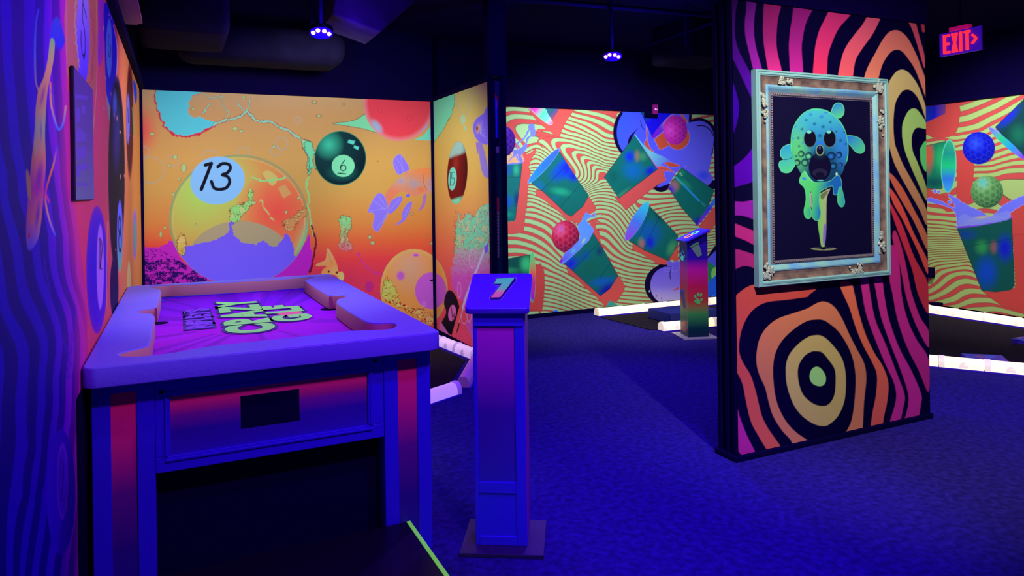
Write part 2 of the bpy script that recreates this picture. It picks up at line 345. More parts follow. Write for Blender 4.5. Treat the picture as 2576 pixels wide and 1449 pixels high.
    for q in ((363, 845, 9, 12), (378, 876, 12, 11), (590, 720, 8, 6), (697, 878, 9, 12), (405, 438, 3, 3), (485, 975, 5, 7), (673, 835, 4, 4), (65, 122, 12, 8), (90, 195, 14, 8), (222, 133, 6, 6)): A.ell(*q, (170, 176, 120)); A.ell(*q, (130, 70, 50), ring=1)
    # small goldfish
    A.poly([(130, 1000), (75, 1000), (85, 985), (125, 965), (135, 905), (160, 935), (185, 985), (195, 1030), (215, 1030), (225, 1060), (210, 1080), (180, 1050), (150, 1045), (105, 1045), (110, 1020)], A.grad((100, 920), (210, 1070), (200, 170, 110), (225, 140, 80), (205, 190, 110)), 4)
    A.ell(143, 1030, 6, 6, (120, 20, 30)); A.ell(186, 1035, 7, 7, (120, 20, 30)); A.line([(135, 920), (150, 960), (160, 990)], 1, (160, 110, 80))
    # yellow ball number one, bridging the corner
    m, u, v, al = A.ell(600, 1125, 180, 216, (228, 152, 74)); A.put(m, al * np.clip(1 - np.hypot(u + .1, v + .55) / .8, 0, 1), (208, 160, 130)); A.put(m, al * np.clip((np.hypot(u, v) - .9) / .1, 0, 1), (206, 176, 96))
    A.ell(690, 1132, 84, 98, (196, 92, 204)); A.line([(690, 1078), (706, 1074), (706, 1088)], 4, K, 0)
    A.ell(528, 1052, 30, 34, (186, 80, 200), 0, .9, soft=.6); A.ell(610, 942, 14, 8, (180, 80, 220)); A.ell(655, 1205, 14, 16, (206, 120, 220), 0, .7)
    A.wob = 9; A.poly([(425, 1160), (440, 1100), (460, 1062), (475, 1100), (500, 1120), (520, 1180), (560, 1220), (660, 1240), (700, 1262), (715, 1320), (640, 1290), (560, 1240), (470, 1200)], A.grad((440, 1060), (700, 1300), (176, 214, 96), (214, 180, 80), (222, 140, 90)), 3, line=(150, 40, 30), lw=1.6, tex=(170, 40, 30)); A.wob = 0
    rs = np.random.RandomState(4)
    for i in range(46): A.ell(430 + i * 6.3 + rs.rand() * 20, 1150 + i * 3.2 + rs.rand() * 30, 3 + rs.rand() * 5, 3 + rs.rand() * 4, (190, 40, 30) if i % 2 else (220, 200, 110))
    # partition part
    A.wob = 3; A.poly([(700, 100), (812, 60), (806, 170), (770, 240), (730, 310), (700, 320)], (112, 216, 168), 3, line=(120, 110, 60)); A.wob = 0
    A.line([(815, 60), (830, 130), (860, 190), (880, 190), (895, 130), (902, 50)], 2, (170, 180, 150)); A.ell(862, 215, 14, 26, (170, 200, 150)); A.ell(873, 262, 5, 14, (150, 200, 160))
    m, u, v, al = A.ell(832, 500, 54, 168, (112, 16, 16), 3); A.put(m, al * np.clip((-v - .52) * 9 - u * 1.2, 0, 1), (150, 190, 176)); A.put(m, al * np.clip((v - .78) * 12 + u * 1.5, 0, 1), (120, 210, 170)); A.put(m, al * (abs(v) < .9) * np.clip(u - .25, 0, 1) * 1.1, (30, 0, 16)); A.put(m, al * np.clip(.4 - np.hypot(u + .2, v + .3), 0, 1) * 1.6, (170, 50, 40))
    A.ell(806, 532, 22, 62, (112, 214, 190), 3); A.line([(790, 500), (796, 496), (794, 570)], 1.5, K, 0); A.line([(816, 498), (803, 500), (802, 530), (812, 526), (817, 545), (810, 565), (800, 566)], 1.5, K)
    A.poly([(915, 262), (930, 215), (955, 195), (975, 180), (995, 150), (1000, 330), (970, 345), (935, 320)], (124, 104, 224), 4); A.ell(945, 262, 18, 42, (206, 160, 110), 10, .9, soft=.8); A.ell(938, 262, 5, 12, (130, 50, 30))
    for i in range(7): A.line([(955, 290), (960 + i * 6, 200 + i * 22)], .8, (180, 170, 235), 0)
    A.poly([(932, 340), (945, 340), (945, 395), (938, 390)], (150, 110, 190), 4); A.poly([(945, 340), (965, 345), (990, 440), (1000, 520), (985, 525), (960, 480)], (140, 120, 200), 4)
    A.wob = 8; A.poly([(822, 860), (826, 770), (845, 720), (856, 750), (895, 705), (915, 740), (950, 690), (985, 668), (1004, 690), (1006, 980), (960, 960), (900, 920), (850, 960), (815, 940)], (112, 208, 164), 3, line=(120, 100, 60), tex=(150, 120, 90))
    A.poly([(800, 1060), (815, 940), (850, 900), (900, 920), (960, 900), (1006, 960), (1006, 1420), (930, 1400), (880, 1330), (900, 1250), (850, 1180), (810, 1120)], A.grad((0, 860), (0, 1060), (150, 190, 160), (206, 84, 196)), 3); A.wob = 0
    n = fbm(x * .35, y * .14, 21, 3); k = (x > 1140) & (x < 1232) & (y > 530) & (np.abs(n - .5) < .018); A.c[k] = lin((196, 60, 110))
    A.poly([(745, 1320), (772, 1250), (760, 1200), (775, 1140), (800, 1132), (828, 1170), (846, 1240), (838, 1340), (800, 1370)], (14, 10, 30), 4); A.ell(804, 1252, 20, 44, (222, 110, 190), 8); A.line([(800, 1222), (806, 1275)], 1.6, K); A.line([(818, 1250), (806, 1292), (822, 1300), (812, 1262)], 1.6, K)
    A.poly([(738, 1290), (800, 1385), (770, 1400), (735, 1350)], (214, 110, 190), 0)
    A.line([(990, 880), (940, 1010), (880, 1160), (838, 1300)], 5, (196, 190, 226), 0); A.line([(850, 1230), (812, 1372)], 9, (232, 86, 96), 0); A.poly([(975, 900), (998, 872), (998, 920), (980, 935)], (118, 92, 226), 0)
    for q in ((912, 960, 16, 50), (842, 1130, 10, 40), (870, 1270, 16, 40), (895, 1240, 14, 60)): A.ell(*q, (230, 150, 226), ring=.9)
    return A.c

def art_left(x, y, P):
    """left wall: violet stripes and a long-finned fish giving way to the billiard mural"""
    A = Art(x, y, (40, 5, 200))
    S = [(90, 0, 1), (95, 300, 1), (120, 600, 1), (155, 850, 1), (0, 450, 0), (35, 800, 0), (210, 0, 2), (205, 300, 2), (225, 600, 2), (258, 850, 2), (290, 0, 3), (292, 300, 3), (316, 700, 3), (330, 900, 3), (-30, 0, 0), (-30, 900, -1)]
    S = [(a / 2.07, b / 2.07, p) for a, b, p in S]
    S += [(34, 500, 0), (69, 637, 0), (106, 775, 0), (10, 603, -1), (41, 775, -1), (90, 500, 1), (112, 637, 1), (148, 775, 1), (137, 500, 2), (150, 600, 2), (184, 775, 2), (165, 500, 3), (182, 637, 3), (208, 775, 3), (192, 500, 4), (215, 700, 4)]
    S += [(a / 1.707, 600 + b / 1.707, p) for a, b, p in [(225, 450, 0), (212, 700, 0), (190, 900, 0), (165, 1100, 0), (120, 1449, 0), (150, 500, -1), (141, 700, -1), (140, 900, -1), (115, 1100, -1), (70, 1449, -1), (45, 500, -2), (35, 700, -2), (30, 900, -2), (10, 1100, -2), (268, 600, 1), (245, 900, 1), (230, 1100, 1), (180, 1449, 1)]]
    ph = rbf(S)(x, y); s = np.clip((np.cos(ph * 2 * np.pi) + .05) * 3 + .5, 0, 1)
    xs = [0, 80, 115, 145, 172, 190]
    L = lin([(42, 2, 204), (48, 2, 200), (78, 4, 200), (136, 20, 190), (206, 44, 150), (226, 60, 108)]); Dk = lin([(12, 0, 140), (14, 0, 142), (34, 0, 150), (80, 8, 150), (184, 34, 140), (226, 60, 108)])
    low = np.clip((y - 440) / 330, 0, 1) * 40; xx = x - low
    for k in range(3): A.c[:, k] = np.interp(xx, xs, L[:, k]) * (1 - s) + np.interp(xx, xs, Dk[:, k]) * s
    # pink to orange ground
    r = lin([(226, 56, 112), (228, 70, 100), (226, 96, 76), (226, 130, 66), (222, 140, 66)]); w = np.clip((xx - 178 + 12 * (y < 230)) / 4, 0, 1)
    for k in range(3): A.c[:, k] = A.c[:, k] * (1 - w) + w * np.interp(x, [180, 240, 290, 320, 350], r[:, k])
    A.tf(0, 0, 2.07)
    A.poly([(345, -20), (350, 380), (362, 400), (440, 450), (500, 520), (470, 800), (500, 600), (508, 200), (500, -20)], (198, 104, 66), 3); A.line([(500, -20), (506, 250), (500, 500), (472, 800)], 1.6, (228, 150, 110)); A.line([(345, -10), (348, 380)], 2, (240, 90, 170), 0)
    A.ell(433, 170, 34, 275, A.grad((0, 0), (0, 445), (156, 124, 236), (120, 86, 240), (80, 50, 240))); A.line([(433, -10), (429, 100), (438, 140), (444, 220), (440, 285), (430, 285), (422, 220), (424, 160)], 1.6, (14, 4, 60)); A.line([(433, 20), (450, 92)], 1.6, (14, 4, 60), 0); A.poly([(430, 285), (445, 275), (438, 318)], (14, 4, 60), 0)
    A.wob = 5; A.line([(395, 0), (392, 100), (400, 250), (410, 350)], 3.5, (190, 150, 130)); A.line([(480, 60), (488, 200), (476, 400), (466, 440)], 4, (190, 80, 50)); A.wob = 0
    A.poly([(512, -20), (540, -20), (540, 250), (520, 345), (508, 300), (512, 200)], (172, 50, 170), 3); A.ell(515, 230, 7, 50, (150, 40, 190), ring=1)
    A.poly([(541, 20), (580, 60), (604, 200), (608, 330), (596, 440), (572, 560), (552, 480), (545, 250)], (34, 12, 176), 3); A.ell(569, 250, 15, 150, (96, 150, 200)); A.line([(566, 180), (562, 250), (572, 300), (576, 240), (568, 230)], 1.4, K2)
    A.poly([(545, 330), (553, 480), (572, 560), (572, 640), (556, 540)], (150, 176, 140), 3); A.line([(590, 130), (612, 260), (606, 400)], 1.8, (214, 180, 160))
    A.ell(607, 905, 42, 495, (16, 4, 30)); A.ell(604, 700, 30, 260, (50, 40, 120), 0, .8, soft=.9); A.ell(596, 540, 16, 100, (90, 120, 200), 0, .8, soft=.9); A.ell(607, 905, 42, 495, (60, 40, 80), ring=1.2)
    A.ell(624, 1232, 15, 186, A.grad((0, 1060), (0, 1420), (104, 90, 226), (90, 120, 200), (110, 200, 120))); A.ell(623, 1170, 6, 40, K2, ring=1.6); A.ell(625, 1260, 7, 46, K2, ring=1.6)
    A.ell(676, 625, 18, 288, (92, 18, 30)); A.ell(667, 620, 9, 126, (126, 120, 226)); A.line([(666, 560), (668, 640)], 1.4, K2); A.ell(676, 625, 18, 288, (150, 60, 40), ring=1)
    A.poly([(694, 420), (708, 440), (714, 500), (706, 540), (698, 500)], (40, 70, 210), 3); A.line([(690, 560), (698, 700)], 2, (130, 180, 90))
    A.ell(702, 1220, 11, 130, (150, 110, 200)); A.ell(702, 1230, 5, 90, (90, 170, 120)); A.ell(595, 1500, 22, 160, (30, 10, 60)); A.ell(672, 1480, 10, 120, (220, 200, 120))
    rs = np.random.RandomState(2)
    for i in range(26): A.ell(485 + rs.rand() * 220, 60 + rs.rand() * 1300, 1.6 + rs.rand() * 2.2, 4 + rs.rand() * 9, (226, 140, 130), 0, .8)
    # purple ball twelve
    m, u, v, al = A.ell(505, 1405, 56, 330, (86, 10, 190)); A.put(m, al * np.clip(1 - np.hypot(u + .3, v + .1) / .9, 0, 1), (50, 10, 200)); A.put(m, al * np.clip((np.hypot(u, v) - .84) / .16, 0, 1), (130, 30, 170))
    A.ell(522, 1390, 19, 220, (190, 130, 226)); A.line([(517, 1250), (521, 1240), (520, 1400)], 2, K2, 0); A.line([(526, 1250), (532, 1290), (526, 1360), (524, 1400), (533, 1400)], 2, K2)
    A.line([(560, 1150), (556, 1449), (556, 1600)], 1.6, (226, 150, 110)); 
    # fish hanging head down
    B = (36, 70, 220)
    A.line([(200, 50), (186, 130), (182, 280), (186, 420), (205, 480)], 5, A.grad((0, 50), (0, 480), (40, 60, 220), (60, 130, 220), (180, 130, 130)))
    A.poly([(288, 90), (305, 96), (322, 140), (338, 215), (312, 262), (290, 235), (262, 205), (268, 130)], A.grad((0, 90), (0, 260), (30, 70, 200), (40, 40, 220)), 4)
    A.poly([(262, 205), (284, 215), (280, 300), (262, 400), (248, 470), (240, 560), (234, 700), (238, 850), (228, 1000), (216, 1140), (200, 1240), (165, 1298), (142, 1290), (136, 1200), (142, 1080), (152, 960), (166, 820), (180, 680), (186, 560), (200, 470), (228, 400), (250, 300)], A.grad((0, 200), (0, 1295), (130, 200, 90), (226, 160, 90), (220, 150, 90), (170, 190, 130), (224, 140, 100), (206, 60, 150), (230, 140, 120), (100, 130, 220)), 4)
    A.ell(205, 920, 26, 130, (150, 20, 160), 8, .9, soft=.9); A.ell(222, 500, 14, 90, (130, 30, 140), 12, .7, soft=.9); A.ell(196, 1120, 16, 110, (90, 30, 170), 6, .8, soft=.9); A.ell(186, 760, 12, 80, (190, 200, 120), 0, .8, soft=.9); A.ell(214, 680, 10, 90, (110, 60, 160), 0, .6, soft=.9); A.ell(152, 1225, 9, 22, (230, 70, 60), 0, .9, soft=.6)
    A.poly([(136, 890), (150, 900), (160, 960), (158, 1040), (142, 1010)], (206, 206, 90), 4)
    A.line([(262, 430), (266, 540), (290, 640), (310, 675), (332, 630), (342, 555)], 5, A.grad((0, 430), (0, 660), (230, 120, 90), (226, 160, 90), (50, 120, 230)))
    A.line([(298, 760), (280, 850), (256, 930), (238, 1000), (240, 1070), (262, 1160), (288, 1225)], 5, A.grad((0, 760), (0, 1225), (40, 60, 220), (226, 130, 80), (220, 50, 120), (226, 170, 110), (40, 90, 230)))
    A.line([(255, 460), (275, 500), (280, 540)], 2, (120, 90, 190)); A.line([(238, 1010), (255, 1050)], 5, (220, 60, 150))
    # low part: watery strokes and a violet ball
    A.tf(0, 600, 1.707); A.wob = 6
    A.line([(190, 90), (215, 240), (260, 400), (300, 520), (300, 560)], 6, (70, 20, 190), a=.6); A.line([(320, 290), (310, 420), (290, 600)], 5, (60, 10, 180), a=.6); A.wob = 0
    A.ell(262, 1090, 62, 270, A.grad((200, 0), (330, 0), (64, 14, 214), (30, 4, 150))); A.ell(268, 1042, 24, 165, (104, 44, 206)); A.ell(268, 1042, 19, 140, (74, 26, 190)); A.line([(262, 960), (272, 980), (270, 1060), (262, 1120), (276, 1120)], 2.4, (26, 6, 120))
    return A.c
K2 = (14, 4, 40)

GRN = (160, 198, 138); RED = (204, 76, 74); BR = (92, 40, 28)
SD = [(4, 65, 230, -1), (4, 150, 180, -1), (4, 300, 175, -1), (4, 430, 190, -1), (4, 180, 330, 0), (4, 230, 290, 0), (4, 320, 280, 0), (4, 450, 285, 0), (4, 570, 310, 0), (4, 200, 430, 0), (4, 300, 530, 0), (4, 380, 600, .1), (4, 70, 300, -.5), (4, 330, 380, .5), (4, 420, 380, .5), (4, 270, 590, -.9), (4, 390, 690, -.9),
      (4, 660, 520, 1), (4, 640, 500, 1), (4, 800, 495, 1), (4, 1000, 530, 1), (4, 1200, 600, 1), (4, 1400, 680, 1), (4, 700, 600, 1), (4, 620, 620, 0), (4, 560, 650, -1), (4, 520, 680, -2), (4, 460, 590, 0),
      (4, 780, 575, 2), (4, 900, 565, 2), (4, 1100, 620, 2), (4, 1300, 700, 2), (4, 830, 680, 2), (4, 950, 850, 2), (4, 1010, 960, 2), (4, 920, 655, 3), (4, 1050, 660, 3), (4, 1250, 725, 3), (4, 1400, 785, 3), (4, 980, 760, 3), (4, 1060, 900, 3), (4, 1075, 1000, 3),
      (4, 1050, 720, 4), (4, 1180, 735, 4), (4, 1400, 825, 4), (4, 1090, 820, 4), (4, 1130, 930, 4), (4, 1110, 1040, 4), (4, 1150, 795, 5), (4, 1260, 805, 5), (4, 1400, 860, 5), (4, 1170, 880, 5), (4, 1180, 980, 5), (4, 1140, 1070, 5), (4, 1222, 862, 6), (4, 1330, 860, 6), (4, 1420, 890, 6), (4, 1230, 930, 6), (4, 1225, 1020, 6), (4, 1180, 1090, 6),
      (4, 1285, 925, 7), (4, 1380, 915, 7), (4, 1280, 1000, 7), (4, 1250, 1070, 7), (4, 1340, 965, 8), (4, 1400, 950, 8), (4, 1330, 1030, 8), (4, 1290, 1090, 8),
      (4, 1400, 1040, 8), (4, 1400, 1080, 7), (4, 1400, 1120, 6), (4, 1400, 1160, 5), (4, 1400, 1200, 4), (4, 1400, 1240, 3), (4, 1400, 1285, 2), (4, 1400, 1335, 1), (4, 1400, 1385, 0), (4, 1250, 1130, 7), (4, 1220, 1230, 4), (4, 1240, 1300, 2),
      (4, 950, 470, 0), (4, 950, 415, -1), (4, 980, 340, -2), (4, 980, 265, -3.4), (4, 1000, 160, -5), (4, 1400, 270, -5), (4, 1400, 400, -4), (4, 1400, 495, -3), (4, 1400, 555, -2), (4, 1400, 600, -1), (4, 1400, 640, 0), (4, 1200, 340, -3.4), (4, 1200, 430, -2.3), (4, 1200, 540, 0),
      (4, 430, 1400, -7), (4, 430, 1330, -6), (4, 430, 1290, -5), (4, 430, 1230, -4), (4, 430, 1190, -3), (4, 430, 1150, -2), (4, 430, 1110, -1), (4, 430, 960, 2), (4, 430, 930, 3), (4, 430, 900, 4), (4, 440, 860, 5), (4, 560, 850, 5), (4, 500, 790, 6.5),
      (6, 370, 10, -7), (6, 550, 40, -7), (6, 700, 110, -7), (6, 800, 165, -7), (6, 360, 65, -8), (6, 550, 100, -8), (6, 700, 170, -8), (6, 350, 130, -9), (6, 500, 160, -9), (6, 650, 230, -9), (6, 720, 300, -9), (6, 350, 225, -10), (6, 500, 265, -10), (6, 650, 350, -10), (6, 340, 320, -11), (6, 450, 350, -11), (6, 600, 430, -11), (6, 700, 520, -11),
      (6, 100, 400, -12), (6, 250, 400, -12), (6, 400, 440, -12), (6, 550, 510, -12), (6, 700, 620, -12), (6, 820, 720, -12), (6, 100, 500, -13), (6, 300, 505, -13), (6, 430, 540, -13), (6, 550, 600, -13), (6, 700, 680, -13), (6, 850, 770, -13), (6, 100, 605, -14), (6, 250, 600, -14), (6, 490, 655, -14), (6, 650, 720, -14), (6, 800, 800, -14), (6, 960, 880, -14),
      (6, 600, 770, -15), (6, 750, 840, -15), (6, 900, 920, -15), (6, 1050, 1000, -15), (6, 600, 860, -16), (6, 900, 985, -16.2), (6, 600, 925, -17), (6, 900, 1050, -17.4), (6, 600, 985, -18), (6, 600, 1040, -19), (6, 600, 1090, -20), (6, 900, 1120, -18.8), (6, 600, 1140, -21), (6, 600, 1190, -22), (6, 600, 1245, -23), (6, 900, 1290, -22.5), (6, 450, 1310, -24), (6, 450, 1360, -25),
      (7, 0, 30, -1), (7, 100, 60, -1), (7, 200, 150, -1), (7, 300, 290, -1), (7, 0, 95, -2), (7, 150, 190, -2), (7, 250, 330, -2), (7, 350, 460, -2), (7, 0, 150, -3), (7, 120, 230, -3), (7, 230, 380, -3), (7, 360, 490, -3), (7, 0, 215, -4), (7, 100, 270, -4), (7, 200, 400, -4), (7, 350, 545, -4), (7, 0, 295, -5), (7, 100, 370, -5), (7, 200, 480, -5), (7, 350, 590, -5), (7, 530, 650, -5), (7, 0, 400, -6), (7, 100, 490, -6), (7, 200, 580, -6), (7, 400, 660, -6), (7, 640, 715, -6),
      (7, 0, 500, -7), (7, 100, 600, -7), (7, 250, 680, -7), (7, 500, 740, -7), (7, 700, 780, -7), (7, 40, 640, -8), (7, 200, 720, -8), (7, 400, 780, -8), (7, 620, 800, -8), (7, 120, 760, -9), (7, 300, 820, -9), (7, 540, 845, -9), (7, 170, 830, -10), (7, 520, 890, -10), (7, 210, 890, -11), (7, 520, 935, -11), (7, 250, 940, -12), (7, 500, 980, -12), (7, 260, 1000, -13), (7, 500, 1030, -13), (7, 240, 1060, -14), (7, 510, 1085, -14), (7, 215, 1110, -15), (7, 540, 1140, -15), (7, 190, 1155, -16), (7, 560, 1185, -16), (7, 150, 1200, -17), (7, 600, 1228, -17), (7, 900, 1230, -17),
      (7, 800, 10, 4), (7, 800, 50, 3), (7, 800, 90, 2), (7, 820, 130, 1), (7, 850, 180, 0), (7, 900, 235, -1), (7, 950, 285, -2), (7, 960, 335, -3), (5, 800, 1230, 7), (5, 800, 1290, 6), (5, 800, 1350, 5), (5, 800, 1410, 4), (5, 620, 1230, 7), (5, 620, 1300, 6), (5, 420, 1360, 5), (5, 500, 1320, 5.6), (7, 330, 20, 3), (7, 250, 60, 1), (7, 400, 20, 4.5), (7, 1330, 360, -4), (7, 1340, 450, -7), (7, 1340, 560, -10), (7, 1350, 300, -2.5), (5, 1200, 250, -6), (5, 1350, 290, -5)]
def _left(k, u, v, p):
    if k == 6 or (k == 4 and u < 570 and v > 780 and u > 390): return (k, u, v, p - 10)
    return (k, u, v, p)
def _right(k, u, v, p):
    if k == 7 or (k == 5 and v > 1200) or (k == 4 and u > 1200 and v > 1060 and not (u, v) in ((1250, 1070), (1290, 1090))): return (k, u, v, 16 - p)
    return (k, u, v, p)
SDL = [_left(*q) for q in SD if q[0] == 6 or (q[0] == 4 and q[1] < 1010 and not (q[2] > 1100 and q[1] > 600))] + [(4, 480, 740, -3.5), (4, 500, 790, -4.3)]
SDL = [q for q in SDL if not (q[0] == 4 and q[1:3] in ((440, 860), (560, 850), (500, 790)) and q[3] > -5.2 and q[3] != -4.3)] + [(4, 440, 860, -5.2), (4, 560, 855, -5.2)]
SDR = [_right(*q) for q in SD if q[0] != 6 and not (q[0] == 4 and q[1] < 570 and q[2] > 780)]
TFM = {4: (1250, 250, 5.175), 5: (1520, 250, 5.175), 6: (1250, 520, 4.996), 7: (1520, 520, 4.996)}
def stripes(A, ph, duty=.36):
    """green ground with brown-edged red waves at the whole numbers of the phase"""
    g = np.abs(ph - np.round(ph))
    gr = A.grey; duty = np.interp(gr, [.03, .06, .11, .2], [duty + .10, duty, duty - .13, duty - .17])
    wr = np.clip((duty / 2 - g) / gr + .5, 0, 1); we = np.clip((duty / 2 + .035 + gr * .2 - g) / gr + .5, 0, 1)
    A.c[:] = lin(GRN); A.c += (lin(BR) - A.c) * (we * .85)[:, None]; dk = np.clip((gr - .07) / .09, 0, 1)[:, None] * .75; A.c += (lin(RED) * (1 - dk) + lin((140, 62, 40)) * dk - A.c) * wr[:, None]
def art_cups(x, y, P):
    """party cups, golf balls and splashes over red and green waves"""
    A = Art(x, y, GRN); fl, fr = [rbf([(TFM[k][0] + u / TFM[k][2], TFM[k][1] + v / TFM[k][2], p) for k, u, v, p in q]) for q in (SDL, SDR)]
    xc = np.clip(x, 1225, 1830); wl = (x < np.interp(y, [376, 545, 640, 745, 800], [1403, 1437, 1500, 1522, 1538])) * np.clip((y - 362) / 20, 0, 1)
    f = lambda a, b: wl * fl(a, b) + (1 - wl) * fr(a, b)
    ph = f(xc, y) + (x - xc) * .004
    gx = f(xc + .5, y) - f(xc, y); gy = f(xc, y + .5) - f(xc, y); A.grey = np.clip(np.hypot(gx, gy) * 2 * 1.1, .02, .6)
    stripes(A, ph)
    t4, t5, t6, t7 = TFM[4], TFM[5], TFM[6], TFM[7]
    R2 = (206, 80, 76)
    def sh(p, c=R2): A.tf(0, 0, 1); A.poly(p, c, 0, line=(150, 60, 50), lw=.8)
    sh(J((*t4, [(405, 105), (445, 190), (540, 295), (640, 385), (540, 385), (500, 420), (560, 440), (600, 410), (700, 420), (750, 475), (690, 480), (560, 480), (520, 560), (600, 640), (540, 540), (640, 490), (820, 490), (835, 420), (900, 290), (950, 210), (990, 160), (1012, 120), (800, 120)])))
    sh(J((*t4, [(335, 690), (400, 715), (450, 690), (500, 640), (515, 680), (470, 740), (430, 830), (412, 880), (440, 945), (405, 1150), (385, 1449)]), (*t6, [(365, 0), (345, 225), (335, 320), (200, 345), (80, 348), (-90, 350), (-90, 200), (80, 205), (230, 180)]), (*t4, [(250, 1449), (305, 1000), (315, 850)])))
    sh(J((*t4, [(510, 1180), (505, 1245), (640, 1330), (760, 1430)]), (*t6, [(740, 30), (900, 175), (960, 190), (1030, 220), (1090, 130), (1230, 60), (1245, 0)]), (*t4, [(1290, 1400), (1195, 1265)])))
    sh(J((*t6, [(870, 740), (895, 840), (990, 900), (1110, 1015), (1250, 1135), (1345, 1235), (1370, 1270)]), (*t7, [(60, 1180), (150, 1205), (240, 1075), (262, 1005), (200, 890), (165, 850)]), (*t6, [(1400, 640), (1210, 320), (1150, 560)])))
    sh(J((*t6, [(1160, 180), (1200, 170), (1230, 150), (1300, 190), (1240, 195), (1240, 260), (1290, 330), (1300, 430), (1340, 540), (1210, 330)])))
    sh(J((*t5, [(140, 1280), (280, 1440), (600, 1180), (700, 1120), (800, 1055), (775, 960), (840, 930), (930, 960), (850, 900), (760, 868), (700, 870)])), (208, 78, 80))
    sh(J((*t7, [(360, 460), (355, 540), (480, 600), (640, 700), (855, 805), (850, 740), (800, 740), (790, 690), (835, 660), (925, 690), (925, 500), (800, 680)])), (214, 82, 72))
    sh(J((*t7, [(1370, 10), (1190, 250), (1270, 340), (1310, 340), (1385, 240), (1500, 0)])))
    sh(J((*t6, [(500, 730), (520, 730), (540, 712), (565, 740), (572, 775), (592, 800), (600, 1000), (580, 1240), (562, 1320), (540, 1342), (515, 1310), (390, 1305), (400, 1000)])), (200, 68, 66))
    sh(J((*t5, [(-20, 148), (185, 152), (150, 225), (-20, 185)]))); 
    # thought clouds
    A.tf(*t5); N = (12, 2, 50)
    A.ell(365, 430, 248, 335, N); A.ell(1235, 480, 232, 238, N); A.ell(740, 1110, 108, 96, N); A.ell(1400, 1110, 80, 62, N); A.ell(1080, 230, 60, 90, N)
    G = A.grad((200, 300), (1300, 700), (52, 80, 240), (84, 84, 236), (96, 92, 236)); LN = (150, 130, 240)
    A.ell(378, 430, 214, 312, G); A.ell(1235, 500, 195, 222, G)
    A.poly([(240, 150), (1105, 180), (1100, 300), (1200, 285), (1420, 500), (1420, 690), (1360, 930), (1425, 1030), (1395, 1080), (1340, 1132), (1010, 888), (930, 960), (850, 1095), (720, 1142), (680, 1140), (760, 1060), (640, 700), (230, 670)], G, 0)
    A.ell(1290, 990, 130, 90, (50, 70, 240), 0, .9, soft=.9)
    A.poly([(245, 672), (300, 600), (310, 540), (340, 470), (450, 370), (400, 430), (345, 540), (330, 620)], N, 3); A.line([(475, 270), (485, 340), (520, 395)], 1.6, N); A.line([(1210, 345), (1300, 345), (1380, 400), (1420, 470)], 2.6, N); A.line([(1420, 640), (1400, 720)], 2, N)
    A.poly([(700, 880), (760, 866), (850, 900), (930, 960), (830, 930), (775, 960), (805, 1050), (740, 1075), (700, 1000)], (204, 78, 66), 2, line=LN, lw=1)
    sh(J((*t5, [(690, 905), (300, 1200), (150, 1282), (280, 1440), (600, 1182), (690, 1115), (800, 1055), (770, 960), (800, 900)])), (208, 78, 80)); A.tf(*t5)
    O = (192, 74, 54)
    A.poly([(545, 340), (575, 440), (565, 530), (600, 630), (642, 670), (625, 698), (560, 650), (520, 570), (552, 500)], O, 3, line=LN, lw=1); A.poly([(768, 825), (830, 805), (900, 828), (985, 858), (955, 878), (850, 880), (810, 850)], O, 3, line=LN, lw=1)
    A.poly([(970, 150), (1030, 150), (1030, 210), (1085, 285), (1065, 330)], O, 0, line=LN, lw=1); A.ell(960, 490, 152, 166, O); A.ell(960, 490, 152, 166, LN, ring=1); A.poly([(650, 520), (770, 420), (850, 600), (740, 658), (712, 645)], O, 0, line=LN, lw=1)
    A.poly([(395, 455), (520, 600), (640, 690), (760, 740), (870, 810), (770, 820), (700, 880), (560, 700)], A.grad((400, 460), (860, 820), (60, 140, 220), (110, 190, 200), (90, 110, 230)), 2)
    for q in ((1060, 878, 8, 12), (1138, 886, 10, 14)): A.ell(*q, N); A.ell(*q, LN, ring=1)
    cup(A, [(472, 150), (900, 150), (870, 200), (628, 492)], [(500, 180, 120, 60, 0, (10, 90, 90), .9), (560, 250, 60, 60, 0, (10, 70, 110), .6)], base=(24, 14, 226))
    A.poly([(880, 185), (965, 185), (850, 330), (720, 450), (640, 508), (620, 490), (700, 370)], A.grad((640, 500), (960, 190), (120, 20, 200), (110, 40, 210), (170, 130, 190), (60, 60, 230)), 2)
    cup(A, [(395, 470), (694, 910), (190, 1287), (0, 1010)], [(380, 930, 220, 190, 20, (14, 100, 180), .95), (330, 745, 110, 120, 0, (16, 40, 214), .95), (430, 735, 55, 110, 0, (150, 110, 90), .8), (500, 745, 90, 90, 0, (60, 140, 100), .8), (600, 930, 130, 90, -40, (20, 20, 200), .95), (230, 1230, 200, 40, -38, (60, 140, 100), .7), (120, 1000, 90, 120, 0, (10, 80, 80), .6)])
    A.line([(400, 460), (700, 905)], 2.4, A.grad((400, 460), (700, 905), (90, 190, 220), (110, 170, 220), (200, 40, 200)), 0)
    cup(A, [(1010, 888), (1432, 1185), (1330, 1449), (1310, 1510), (1213, 1645), (1000, 1400), (830, 1140)],
        [(900, 1130, 110, 130, 30, (200, 110, 110), .6), (850, 1180, 95, 110, 30, (40, 10, 210), .95), (1000, 960, 70, 70, 0, (30, 150, 100), .7), (1060, 1100, 160, 60, 42, (40, 150, 110), .6), (1215, 1590, 80, 110, 20, (30, 30, 170), .9)])
    A.line([(935, 1015), (1035, 1115)], 4.5, (40, 170, 170), 0); A.line([(1040, 1120), (1235, 1320)], 5, (34, 140, 210), 0); A.ell(990, 968, 9, 11, (200, 230, 220)); A.ell(1010, 988, 5, 7, (200, 230, 220)); A.line([(1270, 1345), (1310, 1385)], 6, (30, 130, 130), 0)
    A.ell(1380, 1400, 295, 24, A.grad((1213, 1645), (1500, 1200), (150, 20, 220), (50, 60, 235), (60, 170, 220)), -55)
